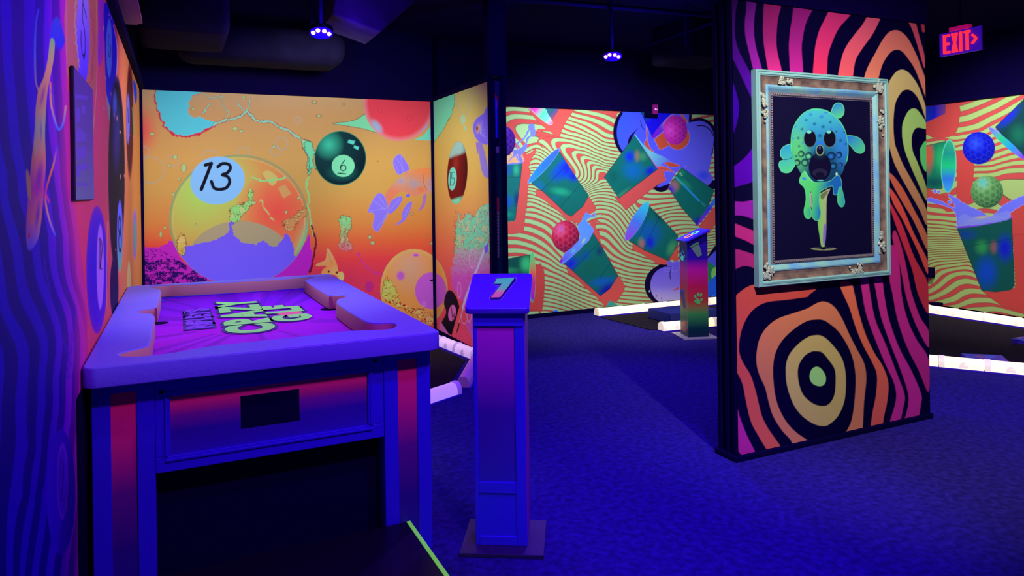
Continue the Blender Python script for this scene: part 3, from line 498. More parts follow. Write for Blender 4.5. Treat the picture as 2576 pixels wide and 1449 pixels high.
    A.ball(925, 398, 155, (196, 38, 168), (226, 74, 214), (104, 6, 130), ry=190, hx=-.45, hy=0)
    # lower cloud
    A.tf(*t7); A.ell(768, 985, 260, 258, N); A.ell(700, 770, 60, 40, N, -35); A.ell(805, 990, 225, 238, A.grad((0, 760), (0, 1230), (112, 92, 232), (132, 112, 230), (196, 186, 226))); A.poly([(790, 700), (825, 680), (860, 700), (935, 685), (935, 800), (760, 810), (770, 770), (855, 805), (850, 745), (800, 740)], (112, 92, 232), 2, line=LN, lw=1)
    A.line([(838, 790), (826, 840), (832, 905)], 2, N); A.poly([(855, 1055), (935, 1005), (935, 1040)], (190, 70, 70), 0); A.ell(655, 1122, 9, 15, (190, 70, 70)); A.ell(568, 1062, 8, 12, (200, 200, 240)); A.ell(720, 1150, 9, 9, N, a=.8)
    A.poly([(1270, 700), (1385, 500), (1500, 430), (1500, 760), (1385, 760)], N, 3); A.poly([(1295, 680), (1340, 610), (1500, 500), (1500, 800), (1385, 750)], (84, 84, 232), 2)
    A.poly([(1290, 680), (1500, 810), (1500, 900), (1300, 955)], (30, 130, 90), 0); A.ell(1395, 850, 50, 90, (130, 200, 110)); A.poly([(1300, 960), (1392, 870), (1500, 840), (1500, 1172), (1304, 1172)], (24, 96, 240), 0); A.poly([(1304, 1172), (1500, 1172), (1500, 1240), (1304, 1198)], (100, 20, 220), 0)
    A.line([(1300, 1165), (1395, 1100)], 1.4, (90, 160, 240), 0)
    cup(A, [(560, -15), (740, 165), (922, 360), (925, 470), (805, 678), (500, 545), (312, 425)], [(560, 330, 240, 260, -50, (16, 90, 180), .9), (580, 450, 90, 130, 0, (20, 30, 214), .95), (470, 460, 60, 90, 0, (190, 110, 100), .8), (440, 420, 50, 90, 30, (60, 140, 100), .6), (850, 520, 90, 160, 20, (70, 160, 100), .8), (680, 120, 60, 160, -40, (10, 60, 70), .6)], [[(700, 110), (500, 545)], [(600, 20), (400, 460)]],
        rim=(412, 182, 275, 66, -60), rimcol=A.grad((270, 420), (550, -50), (150, 60, 230), (70, 120, 235), (40, 200, 220)))
    # red ball, cup and splash
    A.tf(*t6)
    A.ball(862, 370, 172, (196, 34, 72), (238, 96, 150), (56, 0, 48), ry=197, hx=-.4, hy=-.4)
    A.ell(808, 275, 48, 70, (190, 90, 180), 0, .7, soft=.8)
    cup(A, [(845, 712), (1205, 325), (1340, 540), (1521, 870), (1420, 1030), (1300, 1122), (1100, 940)], [(930, 720, 160, 120, -40, (24, 30, 210), .95), (1100, 620, 150, 90, -40, (14, 80, 160), .8), (1180, 760, 170, 120, -30, (20, 100, 84), .8), (1330, 940, 240, 90, -10, (16, 90, 190), .9), (1380, 1040, 230, 110, -30, (16, 14, 170), .95), (1290, 560, 70, 90, 0, (20, 30, 110), .7)], [[(950, 800), (1290, 440)], [(1290, 900), (1420, 720)]], rim=(1010, 505, 290, 40, -46), rimcol=(96, 120, 240))
    A.wob = 3; A.poly([(820, 690), (870, 570), (1000, 480), (1050, 400), (1035, 320), (1020, 230), (1070, 180), (1090, 120), (1130, 80), (1170, 95), (1220, 112), (1215, 70), (1230, 80), (1225, 125), (1155, 130), (1130, 170), (1160, 230), (1190, 250), (1205, 310), (1150, 420), (1000, 570), (850, 690)], A.grad((850, 690), (1150, 100), (96, 96, 240), (96, 150, 236), (84, 140, 240)), 3, line=(130, 130, 250)); A.wob = 0
    A.ell(960, 555, 40, 60, (100, 190, 220), 40, .7, soft=.9); A.ell(1090, 430, 22, 60, (180, 210, 140), 30, .8, soft=.8); A.ell(808, 680, 14, 30, (150, 20, 200), 30)
    for q in ((1315, 110, 5, 6), (1295, 222, 4, 5), (1275, 296, 8, 6), (1287, 318, 6, 5)): A.ell(*q, (50, 20, 20))
    # bottom left cup on its side
    cup(A, [(-100, 700), (90, 665), (415, 602), (400, 900), (-100, 900)], [(370, 720, 120, 160, 0, (60, 190, 120), .95), (150, 800, 200, 60, 0, (50, 150, 100), .7)], base=(16, 80, 74))
    A.ell(445, 885, 44, 312, (60, 200, 120)); A.ell(448, 885, 38, 300, A.grad((0, 600), (0, 1180), (70, 206, 120), (150, 170, 100), (226, 96, 84), (200, 50, 130), (196, 40, 170), (110, 40, 210)))
    A.poly([(655, 1372), (700, 1320), (735, 1300), (765, 1310), (760, 1390), (650, 1390)], (46, 110, 232), 3); A.tf(*t7); A.poly([(5, 1290), (68, 1180), (110, 1195), (230, 1290)], (60, 160, 150), 0)
    # left cup with splash, purple ball
    A.tf(*t4)
    cup(A, [(-120, 845), (70, 850), (328, 828), (312, 1000), (292, 1150), (262, 1390), (240, 1560), (220, 1580), (70, 1600), (-120, 1600)], [(120, 920, 120, 110, 0, (16, 80, 170), .9), (250, 920, 60, 120, 0, (50, 170, 130), .8), (130, 1330, 130, 130, 0, (14, 80, 190), .9), (260, 1300, 60, 160, 0, (20, 20, 120), .8), (100, 1500, 160, 60, 0, (20, 150, 130), .9)], [[(-100, 1040), (300, 1010)], [(-100, 1400), (260, 1385)]], base=(16, 104, 104))
    A.ell(150, 820, 190, 26, (110, 120, 236)); A.wob = 3
    A.poly([(-90, 760), (75, 760), (150, 740), (230, 660), (300, 640), (340, 740), (330, 815), (-90, 830)], (214, 160, 112), 3)
    A.poly([(225, 660), (280, 660), (330, 620), (375, 580), (405, 600), (350, 690), (320, 740), (345, 800), (300, 815), (270, 720), (230, 740), (170, 790), (140, 815), (210, 720)], (108, 116, 240), 3)
    for w in ([(440, 370), (405, 410), (380, 470), (310, 540), (270, 590), (262, 650)], [(490, 440), (440, 480), (405, 500), (390, 560), (360, 600)], [(250, 740), (290, 800)]): A.line(w, 4, (112, 124, 240))
    A.ell(450, 360, 44, 42, (112, 124, 240)); A.ell(470, 430, 36, 60, (112, 124, 240)); A.ell(452, 384, 14, 7, (180, 60, 70)); A.wob = 0
    A.ball(62, 545, 180, (56, 2, 138), (120, 60, 205), (30, 0, 90), ry=208, hx=.0, hy=-.7)
    cup(A, [(450, 1090), (815, 680), (1060, 1060), (1195, 1255), (1120, 1390), (969, 1524), (900, 1490), (808, 1397), (600, 1200)],
        [(900, 900, 170, 190, 0, (20, 24, 224), .98), (800, 960, 190, 140, -40, (16, 60, 200), .8), (1000, 1000, 110, 110, 0, (20, 20, 200), .9), (560, 1120, 140, 90, 40, (14, 100, 160), .8), (830, 1200, 200, 80, 10, (30, 160, 120), .85), (760, 1290, 120, 60, -20, (12, 110, 130), .7)],
        [[(580, 1190), (940, 820)], [(830, 1400), (1090, 1100)]], rim=(610, 866, 298, 46, -48), rimcol=A.grad((410, 1090), (810, 650), (40, 140, 220), (40, 110, 226), (60, 90, 236)))
    # cup over the top edge
    A.poly([(610, 95), (810, 95), (800, 150), (718, 275), (660, 200)], A.grad((640, 110), (780, 250), (10, 120, 120), (60, 90, 130), (180, 50, 110)), 0)
    A.poly([(405, 95), (600, 95), (660, 190), (722, 290), (706, 332), (640, 305), (520, 210), (450, 140)], A.grad((430, 100), (715, 320), (206, 40, 190), (226, 80, 190), (90, 220, 170), (110, 226, 190), (230, 60, 190)), 2, line=(160, 220, 200), lw=1)
    return A.c

SF = [(1, 320, 695, 0), (1, 430, 660, 0), (1, 560, 600, 0), (1, 315, 760, 1), (1, 450, 720, 1), (1, 580, 660, 1), (1, 715, 585, 1), (1, 300, 820, 2), (1, 450, 790, 2), (1, 540, 740, 2), (1, 110, 860, 3), (1, 230, 845, 3), (1, 350, 848, 3), (1, 300, 890, 4), (1, 340, 880, 4), (1, 560, 830, 4), (1, 540, 880, 5), (1, 640, 850, 5), (1, 530, 930, 6), (1, 650, 890, 6), (1, 500, 978, 7), (1, 660, 930, 7), (1, 430, 1012, 8), (1, 600, 985, 8), (1, 715, 965, 8), (1, 420, 1048, 9), (1, 600, 1020, 9), (1, 715, 1010, 9), (1, 415, 1085, 10), (1, 600, 1070, 10), (1, 715, 1065, 10), (1, 650, 1150, 10.5), (1, 600, 1235, 11), (1, 715, 1265, 11), (1, 700, 1340, 12), (1, 120, 1290, 12), (1, 300, 1310, 12), (1, 120, 1335, 13), (1, 300, 1350, 13), (1, 120, 1358, 14), (1, 320, 1380, 14), (1, 120, 1380, 15),
      (2, 200, 10, 19), (2, 520, 10, 19), (2, 200, 50, 21), (2, 530, 50, 21), (2, 200, 90, 23), (2, 545, 90, 23), (2, 200, 130, 25), (2, 560, 125, 25), (2, 200, 175, 27), (2, 580, 155, 27), (2, 200, 240, 29), (2, 300, 210, 29), (2, 580, 185, 29), (2, 200, 300, 30), (2, 270, 250, 30), (2, 400, 230, 30), (2, 600, 222, 30), (2, 200, 380, 31), (2, 280, 300, 31), (2, 400, 265, 31), (2, 610, 262, 31), (2, 200, 450, 32), (2, 300, 380, 32), (2, 400, 310, 32), (2, 620, 310, 32), (2, 200, 520, 33), (2, 320, 460, 33), (2, 420, 385, 33), (2, 640, 375, 33), (2, 200, 575, 34), (2, 350, 530, 34), (2, 460, 470, 34), (2, 690, 455, 34), (2, 330, 610, 35), (2, 450, 590, 35), (2, 540, 540, 35), (2, 760, 530, 35), (2, 450, 645, 36), (2, 600, 610, 36), (2, 800, 605, 36), (2, 1072, 675, 36), (2, 700, 690, 37), (2, 1000, 715, 37), (2, 300, 750, 38), (2, 900, 800, 39)]
def art_cups2(x, y, P):
    """continuation of the cup mural on the right-hand wall"""
    A = Art(x, y, GRN); T = {1: (2280, 0, 2.4155), 2: (2280, 600, 3.62)}
    f = rbf([(T[k][0] + u / T[k][2], T[k][1] + v / T[k][2], p) for k, u, v, p in SF]); xc = np.clip(x, 2300, 2600); yc = np.clip(y, 230, 830); ph = f(xc, yc) + (x - xc) * .006
    gx = f(xc + .5, yc) - f(xc, yc); gy = f(xc, yc + .5) - f(xc, yc); A.grey = np.clip(np.hypot(gx, gy) * 2 * 1.1, .02, .6); stripes(A, ph, .34); A.c *= np.where(A.c[:, 1:2] > A.c[:, 0:1], np.array([[1.1, .95, .62]]), 1.0)
    A.tf(*T[1]); R = (204, 72, 66); L = (150, 60, 50)
    A.poly([(100, 640), (312, 600), (316, 760), (290, 815), (220, 838), (110, 810)], R, 2, line=L, lw=.8)
    A.poly([(300, 915), (395, 925), (412, 1000), (405, 1100), (390, 1220), (320, 1260), (250, 1200), (100, 1140), (100, 1180), (250, 1290), (300, 1280), (310, 1100)], R, 0, line=L, lw=.8)
    A.poly([(630, 1270), (760, 1180), (760, 1449), (640, 1449)], R, 0)
    A.poly([(100, 650), (242, 628), (236, 690), (104, 752)], A.grad((100, 0), (240, 0), (30, 60, 150), (20, 30, 190), (120, 60, 110)), 0)
    cup(A, [(90, 892), (240, 858), (215, 1150), (90, 1140)], [(210, 960, 70, 130, 0, (40, 180, 100), .95), (130, 940, 50, 150, 0, (226, 84, 60), .95), (170, 1110, 120, 50, 0, (14, 80, 80), .9)], base=(20, 120, 90))
    A.ell(257, 1010, 47, 162, (90, 210, 170), 2); A.ell(257, 1010, 41, 154, A.grad((0, 860), (0, 1160), (50, 170, 120), (30, 150, 130), (30, 200, 120), (50, 120, 220), (60, 170, 230)), 2)
    A.ell(615, 870, 146, 24, (120, 150, 240), 41)
    cup(A, [(540, 772), (800, 520), (860, 1000), (700, 950)], [(620, 710, 140, 50, -45, (30, 40, 200), .9), (680, 820, 80, 100, 0, (20, 110, 80), .8)], base=(14, 64, 66))
    A.ell(612, 872, 142, 20, A.grad((505, 775), (715, 960), (120, 70, 230), (40, 190, 120), (40, 140, 220), (130, 40, 220)), 41)
    A.ball(440, 900, 98, (16, 24, 196), (50, 80, 226), (6, 6, 130), hx=-.2, hy=-.3); 
    A.wob = 3
    A.poly([(120, 1225), (150, 1200), (220, 1225), (295, 1262), (255, 1178), (330, 1222), (440, 1280), (520, 1310), (600, 1240), (760, 1170), (760, 1205), (640, 1290), (610, 1330), (560, 1390), (330, 1390), (300, 1290), (230, 1250)], (112, 116, 236), 3, line=(170, 150, 240)); A.wob = 0
    A.ell(460, 1335, 130, 30, (190, 180, 120), -8, .9, soft=.6)
    for q in ((175, 1162, 10, 13), (196, 1166, 9, 9), (262, 1230, 11, 11)): A.ell(*q, (112, 116, 236)); A.ell(*q, (200, 190, 240), ring=1)
    A.ball(490, 1165, 98, (98, 156, 84), (150, 214, 150), (16, 66, 40), hx=-.25, hy=-.5); A.ell(465, 1110, 40, 40, (80, 190, 190), 0, .7, soft=.8)
    A.tf(0, 0, 1)
    cup(A, [(2408, 575), (2545, 550), (2552, 716), (2545, 729), (2508, 735), (2470, 731)], [(2482, 685, 40, 60, 0, (14, 70, 200), .95), (2470, 622, 26, 28, 0, (50, 150, 80), .9), (2500, 622, 14, 24, 0, (150, 90, 90), .8), (2528, 625, 30, 50, 0, (20, 20, 200), .95), (2430, 590, 40, 20, 0, (20, 60, 150), .8)], [[(2420, 622), (2550, 600)]], base=(16, 84, 78))
    A.tf(*T[1]); A.ell(470, 1352, 174, 16, (124, 60, 220), -10); A.ell(470, 1346, 160, 9, (150, 160, 200), -10); A.wob = 2; A.poly([(320, 1370), (340, 1300), (450, 1330), (610, 1280), (625, 1330), (480, 1362)], (130, 140, 230), 3, a=.8); A.wob = 0
    A.tf(*T[2]); A.poly([(970, -30), (1300, -60), (1300, 760), (1072, 690), (1000, 652), (870, 612), (790, 560), (745, 520), (690, 478), (820, 490), (950, 470), (995, 440)], R, 0, line=L, lw=.8)
    return A.c

def art_pillar(x, y, P):
    """black ground with wavy bands running from violet through red to green"""
    A = Art(x, y, (5, 0, 44)); a1 = (1820, 0, 3.6226); a2 = (1820, 380, 3.6226); a3 = (1820, 740, 3.534)
    def b(k, pts, *cols, g=None, sm=4):
        A.tf(*k); c = cols[0] if len(cols) == 1 else A.grad(*(g or ((0, min(p[1] for p in pts)), (0, max(p[1] for p in pts)))), *cols); A.poly(pts, c, sm)
    b(a1, [(40, -30), (132, -30), (112, 100), (103, 300), (135, 450), (205, 590), (285, 750), (335, 900), (335, 1100), (290, 965), (235, 850), (165, 700), (100, 560), (50, 470)], (70, 14, 110), (70, 6, 130), (80, 0, 170))
    b(a1, [(222, -30), (300, -30), (282, 150), (278, 300), (300, 450), (360, 680), (290, 680), (235, 480), (200, 330), (195, 200), (206, 100)], (100, 20, 130), (150, 26, 156))
    b(a1, [(384, 0), (524, 0), (495, 180), (482, 350), (492, 480), (535, 700), (430, 700), (380, 480), (362, 330), (362, 180)], (140, 24, 96), (150, 28, 106), (214, 44, 134))  # this and the next bands: tops darkened to hold the shading up there
    b(a1, [(668, 0), (840, 0), (755, 200), (725, 330), (712, 450), (722, 720), (622, 720), (598, 480), (600, 350), (620, 200)], (130, 20, 104), (150, 26, 120), (190, 34, 142))
    b(a1, [(1040, 0), (1240, 40), (1165, 130), (1050, 260), (985, 400), (950, 520), (930, 740), (822, 740), (828, 500), (852, 350), (900, 220)], (186, 40, 112), (206, 44, 106), (232, 48, 92))
    b(a1, [(1380, 40), (1490, 50), (1435, 160), (1360, 310), (1260, 450), (1200, 560), (1160, 760), (1044, 760), (1070, 560), (1110, 440), (1190, 320), (1270, 220)], (214, 78, 118), (236, 86, 96))
    b(a1, [(1270, 800), (1288, 690), (1320, 600), (1380, 490), (1440, 380), (1500, 300), (1560, 275), (1620, 290), (1680, 350), (1740, 460), (1790, 580), (1850, 760), (1850, 900), (1790, 740), (1740, 620), (1680, 530), (1630, 470), (1580, 452), (1530, 470), (1480, 530), (1440, 610), (1400, 760), (1380, 820)], (222, 108, 104), (228, 124, 94))
    b(a1, [(1680, 190), (1655, 130), (1730, 130), (1750, 198), (1790, 350), (1830, 500), (1830, 620), (1770, 420), (1720, 270)], (216, 78, 104)); b(a1, [(1790, 180), (1850, 180), (1850, 300), (1812, 290)], (206, 60, 90), sm=0)
    b(a1, [(1480, 840), (1500, 770), (1530, 710), (1580, 650), (1635, 635), (1690, 665), (1750, 740), (1795, 830), (1850, 1000), (1850, 1100), (1790, 930), (1740, 850), (1690, 818), (1640, 825), (1600, 870), (1570, 930), (1555, 1010), (1548, 1150), (1560, 1300), (1585, 1377), (1640, 1507), (1740, 1687), (1850, 1910), (1850, 2050), (1790, 1917), (1700, 1757), (1600, 1577), (1540, 1440), (1480, 1200), (1450, 1000)], (206, 176, 116), (200, 160, 104), (190, 130, 90), (184, 120, 84))
    b(a1, [(1655, 1377), (1630, 1250), (1630, 1150), (1645, 1090), (1680, 1020), (1720, 990), (1770, 1005), (1850, 1120), (1850, 1175), (1770, 1162), (1730, 1200), (1715, 1270), (1725, 1380), (1770, 1487), (1850, 1710), (1850, 1830), (1760, 1637), (1700, 1497)], (160, 196, 110), (166, 190, 104), (156, 152, 80))
    b(a1, [(1800, 1480), (1792, 1400), (1795, 1350), (1850, 1290), (1850, 1560)], (96, 200, 110))
    b(a2, [(1552, 230), (1640, 350), (1740, 540), (1860, 780), (1860, 910), (1740, 650), (1640, 480), (1550, 320), (1500, 200)], (206, 90, 66), (196, 104, 72))
    b(a2, [(1562, 390), (1640, 530), (1740, 760), (1860, 1000), (1860, 1120), (1780, 930), (1700, 760), (1620, 600), (1550, 480), (1500, 330)], (220, 76, 64))
    b(a2, [(1565, 550), (1640, 700), (1740, 970), (1870, 1220), (1870, 1480), (1774, 1304), (1720, 1080), (1640, 860), (1565, 660), (1500, 450)], (206, 44, 70), (196, 50, 62))
    b(a2, [(1560, 720), (1600, 800), (1650, 980), (1690, 1180), (1717, 1304), (1790, 1510), (1870, 1640), (1870, 1790), (1780, 1640), (1710, 1470), (1660, 1304), (1600, 1000), (1540, 800)], (190, 40, 100), (204, 44, 122))
    b(a2, [(1500, 900), (1560, 860), (1600, 1000), (1623, 1304), (1675, 1530), (1760, 1720), (1870, 1900), (1870, 2200), (1780, 2000), (1670, 1780), (1585, 1530), (1541, 1304), (1500, 1100)], (190, 36, 122), (204, 42, 132), (190, 40, 112))
    b(a2, [(1370, 1130), (1440, 1150), (1464, 1304), (1507, 1530), (1600, 1790), (1712, 2000), (1800, 2210), (1799, 2310), (1750, 2520), (1640, 2520), (1681, 2330), (1681, 2200), (1609, 1980), (1517, 1745), (1435, 1510), (1394, 1304)], (206, 44, 136))
    b(a2, [(1250, 1130), (1310, 1130), (1337, 1304), (1384, 1540), (1476, 1756), (1578, 2022), (1650, 2217), (1640, 2330), (1590, 2520), (1505, 2520), (1570, 2280), (1558, 2125), (1466, 1920), (1374, 1694), (1302, 1490), (1266, 1304)], (206, 44, 136))
    b(a2, [(1060, 1200), (1160, 1200), (1195, 1304), (1230, 1460), (1292, 1663), (1374, 1838), (1456, 1970), (1502, 2114), (1492, 2280), (1460, 2430), (1440, 2560), (1345, 2560), (1358, 2390), (1389, 2227), (1399, 2043), (1353, 1920), (1271, 1766), (1200, 1591), (1148, 1427), (1092, 1304)], (232, 108, 80), (234, 104, 76), (224, 90, 84))
    b(a3, [(640, 1400), (600, 1300), (520, 1210), (440, 1080), (400, 950), (370, 830), (320, 720), (295, 620), (295, 520), (320, 400), (380, 300), (480, 220), (620, 170), (740, 130), (820, 85), (880, 66), (940, 80), (1000, 130), (1060, 230), (1110, 340), (1180, 480), (1240, 590), (1265, 680), (1268, 780), (1250, 950), (1215, 1300), (1060, 1300), (1130, 1150), (1160, 1000), (1175, 800), (1165, 640), (1120, 490), (1030, 340), (940, 260), (880, 228), (820, 225), (740, 240), (640, 300), (540, 390), (475, 490), (445, 600), (442, 740), (460, 900), (500, 1030), (570, 1150), (660, 1240), (800, 1340), (760, 1400)], (222, 122, 88), (206, 116, 84), (222, 130, 96))
    A.tf(*a3)
    A.poly([(810, 366), (870, 370), (940, 420), (1030, 530), (1075, 640), (1088, 780), (1075, 950), (1020, 1080), (950, 1150), (900, 1172), (820, 1160), (720, 1100), (640, 1010), (590, 900), (560, 780), (555, 640), (590, 530), (680, 430), (760, 378)], (200, 170, 104)); A.poly([(830, 507), (880, 520), (940, 590), (990, 670), (998, 780), (985, 900), (940, 975), (880, 995), (800, 975), (720, 910), (680, 830), (660, 720), (670, 630), (720, 550), (780, 512)], (5, 0, 44)); A.poly([(830, 645), (870, 665), (905, 720), (910, 770), (890, 808), (850, 818), (800, 800), (770, 760), (768, 710), (790, 662)], (160, 214, 128))
    A.tf(0, 0, 1); A.poly(J((1820, 380, 3.6226, [(60, 1440), (100, 1340), (150, 1285), (240, 1228), (380, 1205), (560, 1215), (760, 1240), (860, 1240), (780, 1310)]), (1820, 740, 3.534, [(740, 25), (560, 50), (400, 68), (300, 110), (220, 190), (160, 320), (138, 450), (145, 540), (180, 620), (240, 720), (280, 840), (310, 960), (340, 1080), (400, 1200), (530, 1400), (420, 1420), (300, 1240), (240, 1120), (200, 950), (170, 800), (118, 690), (60, 600), (60, 300)])), A.grad((0, 720), (0, 1120), (206, 74, 66), (210, 78, 72), (234, 98, 80)), 3)
    b(a3, [(110, 1000), (150, 1110), (210, 1260), (290, 1440), (180, 1440), (100, 1320)], (206, 46, 140))
    b(a2, [(30, 180), (80, 150), (160, 90), (230, 20), (300, -80), (380, -120), (360, 220), (310, 260), (240, 290), (160, 312), (40, 330)], (84, 0, 166), (76, 0, 160)); b(a1, [(30, 660), (70, 712), (100, 790), (135, 920), (140, 1020), (120, 1130), (75, 1258), (30, 1300)], (56, 0, 160), (48, 0, 140))
    b(a2, [(40, 466), (180, 462), (340, 450), (340, 625), (180, 590), (40, 572)], (140, 24, 156)); b(a2, [(40, 640), (90, 655), (180, 690), (350, 770), (350, 880), (200, 815), (40, 740)], (180, 36, 122)); b(a2, [(40, 890), (95, 892), (180, 910), (360, 985), (360, 1100), (250, 1055), (170, 1050), (40, 1090)], (166, 34, 112))
    return A.c

def art_picture(x, y, P):
    """melting golf ball on a tee, in the ornate frame"""
    A = Art(x, y, (8, 3, 44)); A.tf(1820, 0, 3.6226); TE = A.grad((560, 1000), (1160, 1500), (60, 190, 170), (40, 130, 200), (70, 190, 130))
    GB = (84, 190, 130)
    A.poly([(1010, 1010), (1030, 960), (1065, 934), (1105, 945), (1126, 985), (1120, 1040), (1085, 1072), (1050, 1062), (1000, 1030)], A.grad((1050, 940), (1100, 1070), (40, 120, 200), (90, 200, 130)), 4, line=(110, 220, 150), lw=1.4)
    A.poly([(1130, 1240), (1200, 1236), (1270, 1260), (1310, 1320), (1312, 1370), (1280, 1396), (1230, 1380), (1180, 1320), (1140, 1290)], A.grad((1150, 1240), (1290, 1390), (30, 100, 210), (80, 200, 130)), 4, line=(100, 210, 160), lw=1.2)
    A.poly([(640, 1310), (700, 1310), (735, 1320), (720, 1420), (680, 1500), (640, 1560), (600, 1574), (555, 1560), (532, 1510), (540, 1470), (575, 1455), (548, 1420), (548, 1370), (580, 1330)], A.grad((560, 1320), (660, 1560), (40, 140, 200), (80, 200, 130)), 4, line=(110, 220, 160), lw=1.2)
    A.line([(575, 1455), (640, 1440), (700, 1380)], 1.6, (20, 80, 110))
    # tee
    A.tf(1820, 380, 3.6226)
    A.poly([(885, 640), (900, 420), (920, 380), (1000, 340), (975, 400), (965, 480), (963, 700), (950, 860), (935, 885), (915, 860), (900, 760)], A.grad((885, 0), (968, 0), (110, 200, 90), (150, 190, 110), (170, 170, 130)), 2)
    A.poly([(940, 680), (962, 670), (960, 790), (945, 865), (932, 820)], (130, 90, 200), 2, .85); A.poly([(815, 380), (828, 380), (832, 520), (820, 500)], (180, 170, 160), 0); A.poly([(910, 400), (950, 370), (985, 360), (935, 440), (915, 430)], (90, 80, 70), 2, .8)
    A.ell(940, 892, 112, 15, (150, 150, 104)); A.ell(935, 890, 26, 12, (8, 3, 44)); A.ell(940, 884, 90, 8, (8, 3, 44))
    # ball body
    body = J((1820, 0, 3.6226, [(880, 986), (960, 1000), (1040, 1050), (1110, 1130), (1150, 1230), (1165, 1330), (1160, 1449)]), (1820, 380, 3.6226, [(1130, 130), (1100, 210), (1020, 270), (900, 300), (780, 260), (720, 180), (670, 80)]), (1820, 0, 3.6226, [(640, 1360), (640, 1280), (650, 1190), (690, 1100), (750, 1030), (820, 992)]))
    A.tf(0, 0, 1); A.poly(body, (40, 130, 160), 4)
    with Clip(A, body, 1) as a:
        a.tf(1820, 0, 3.6226)
        a.c[:] = a.grad((900, 1000), (900, 1650), (70, 180, 190), (46, 140, 196), (20, 80, 120), (14, 50, 90))(a.x, a.y)
        a.ell(700, 1360, 170, 360, (90, 196, 110), 0, .9, soft=.95); a.ell(1120, 1350, 120, 300, (50, 130, 220), 0, .7, soft=.9)
        rs = np.random.RandomState(3)
        for (dx, dy, r, c) in [(856, 1126, 24, 0), (934, 1152, 26, 0), (742, 1174, 22, 0), (708, 1256, 22, 0), (905, 1235, 30, 0), (1056, 1196, 18, 0), (1095, 1278, 24, 0), (1000, 1110, 20, 0), (1085, 1390, 26, 0), (1050, 1330, 18, 1), (1130, 1200, 20, 0), (820, 1040, 26, 1), (920, 1060, 30, 1), (780, 1090, 20, 0), (680, 1150, 18, 1), (715, 1330, 20, 0), (1140, 1310, 18, 0), (960, 1020, 24, 1), (1100, 1120, 18, 1), (860, 1205, 16, 1), (1010, 1170, 18, 1), (660, 1260, 16, 1), (690, 1420, 22, 0), (750, 1300, 16, 1)]:
            a.ell(dx, dy, r, r * .9, (16, 70, 110) if c == 0 else (50, 110, 210), 0, .8, soft=.9)
        for (dx, dy, r, c) in [(805, 1420, 36, (100, 210, 150)), (770, 1480, 36, (90, 190, 130)), (1010, 1420, 40, (40, 110, 200)), (1080, 1410, 30, (50, 120, 220)), (1030, 1510, 34, (40, 120, 170)), (1095, 1500, 22, (50, 110, 200)), (735, 1400, 30, (100, 200, 110)), (700, 1480, 30, (96, 200, 110))]:
            a.ell(dx, dy, r, r, (10, 30, 70), 0, .9); a.ell(dx - 4, dy + 3, r * .9, r * .85, c, 0, .95, soft=.9)
        a.line([(645, 1380), (650, 1190), (750, 1030), (880, 990), (1030, 1045), (1140, 1200), (1162, 1400), (1110, 1590)], 2.2, (90, 214, 120))
        a.ell(905, 1520, 102, 130, (10, 3, 42)); a.ell(905, 1400, 90, 70, (12, 40, 60), 0, .8, soft=.8)
    A.tf(1820, 0, 3.6226)
    for cx in (815, 995): A.ell(cx, 1262, 58, 80, (10, 4, 30)); A.ell(cx, 1262, 56, 78, (90, 130, 130), 0, .8, ring=1.2); A.ell(cx - 8, 1200, 20, 15, (100, 210, 200))
    A.ell(907, 1302, 32, 14, (40, 110, 220)); A.ell(906, 1368, 38, 50, (130, 150, 120)); A.ell(906, 1366, 30, 42, (12, 4, 36)); A.ell(905, 1345, 8, 14, (60, 80, 150))
    A.ell(905, 1575, 68, 40, (34, 30, 60)); A.ell(905, 1592, 40, 26, (14, 6, 42)); A.ell(912, 1643, 30, 6, (90, 200, 190))
    # drips
    A.tf(1820, 380, 3.6226)
    G2 = A.grad((740, 250), (1120, 330), (90, 204, 120), (80, 200, 110), (24, 100, 170), (30, 90, 190))
    A.poly([(725, 240), (765, 180), (800, 230), (850, 280), (920, 285), (1000, 270), (1060, 220), (1092, 240), (1105, 330), (1060, 395), (1030, 390), (1020, 320), (960, 340), (905, 380), (900, 480), (915, 560), (900, 620), (875, 636), (840, 610), (832, 540), (840, 440), (820, 360), (812, 460), (828, 560), (825, 600), (800, 618), (770, 600), (760, 540), (778, 440), (765, 340), (722, 290)], G2, 4, line=(100, 214, 150), lw=1)
    A.ell(876, 560, 36, 70, A.grad((835, 0), (915, 0), (70, 190, 130), (20, 90, 190)), 0, .95, soft=.5); A.ell(797, 560, 30, 56, A.grad((765, 0), (828, 0), (80, 200, 120), (50, 160, 150)), 0, .9, soft=.5)
    A.poly([(1078, 340), (1100, 330), (1125, 420), (1132, 470), (1118, 505), (1095, 508), (1072, 480), (1066, 420)], A.grad((1066, 0), (1132, 0), (80, 200, 110), (40, 150, 180)), 4, line=(90, 210, 170), lw=1)
    A.ell(1058, 208, 10, 14, (190, 220, 200)); A.line([(770, 190), (800, 240), (840, 285)], 2, (120, 220, 130)); A.ell(760, 250, 20, 12, (60, 130, 220), 20)
    return A.c

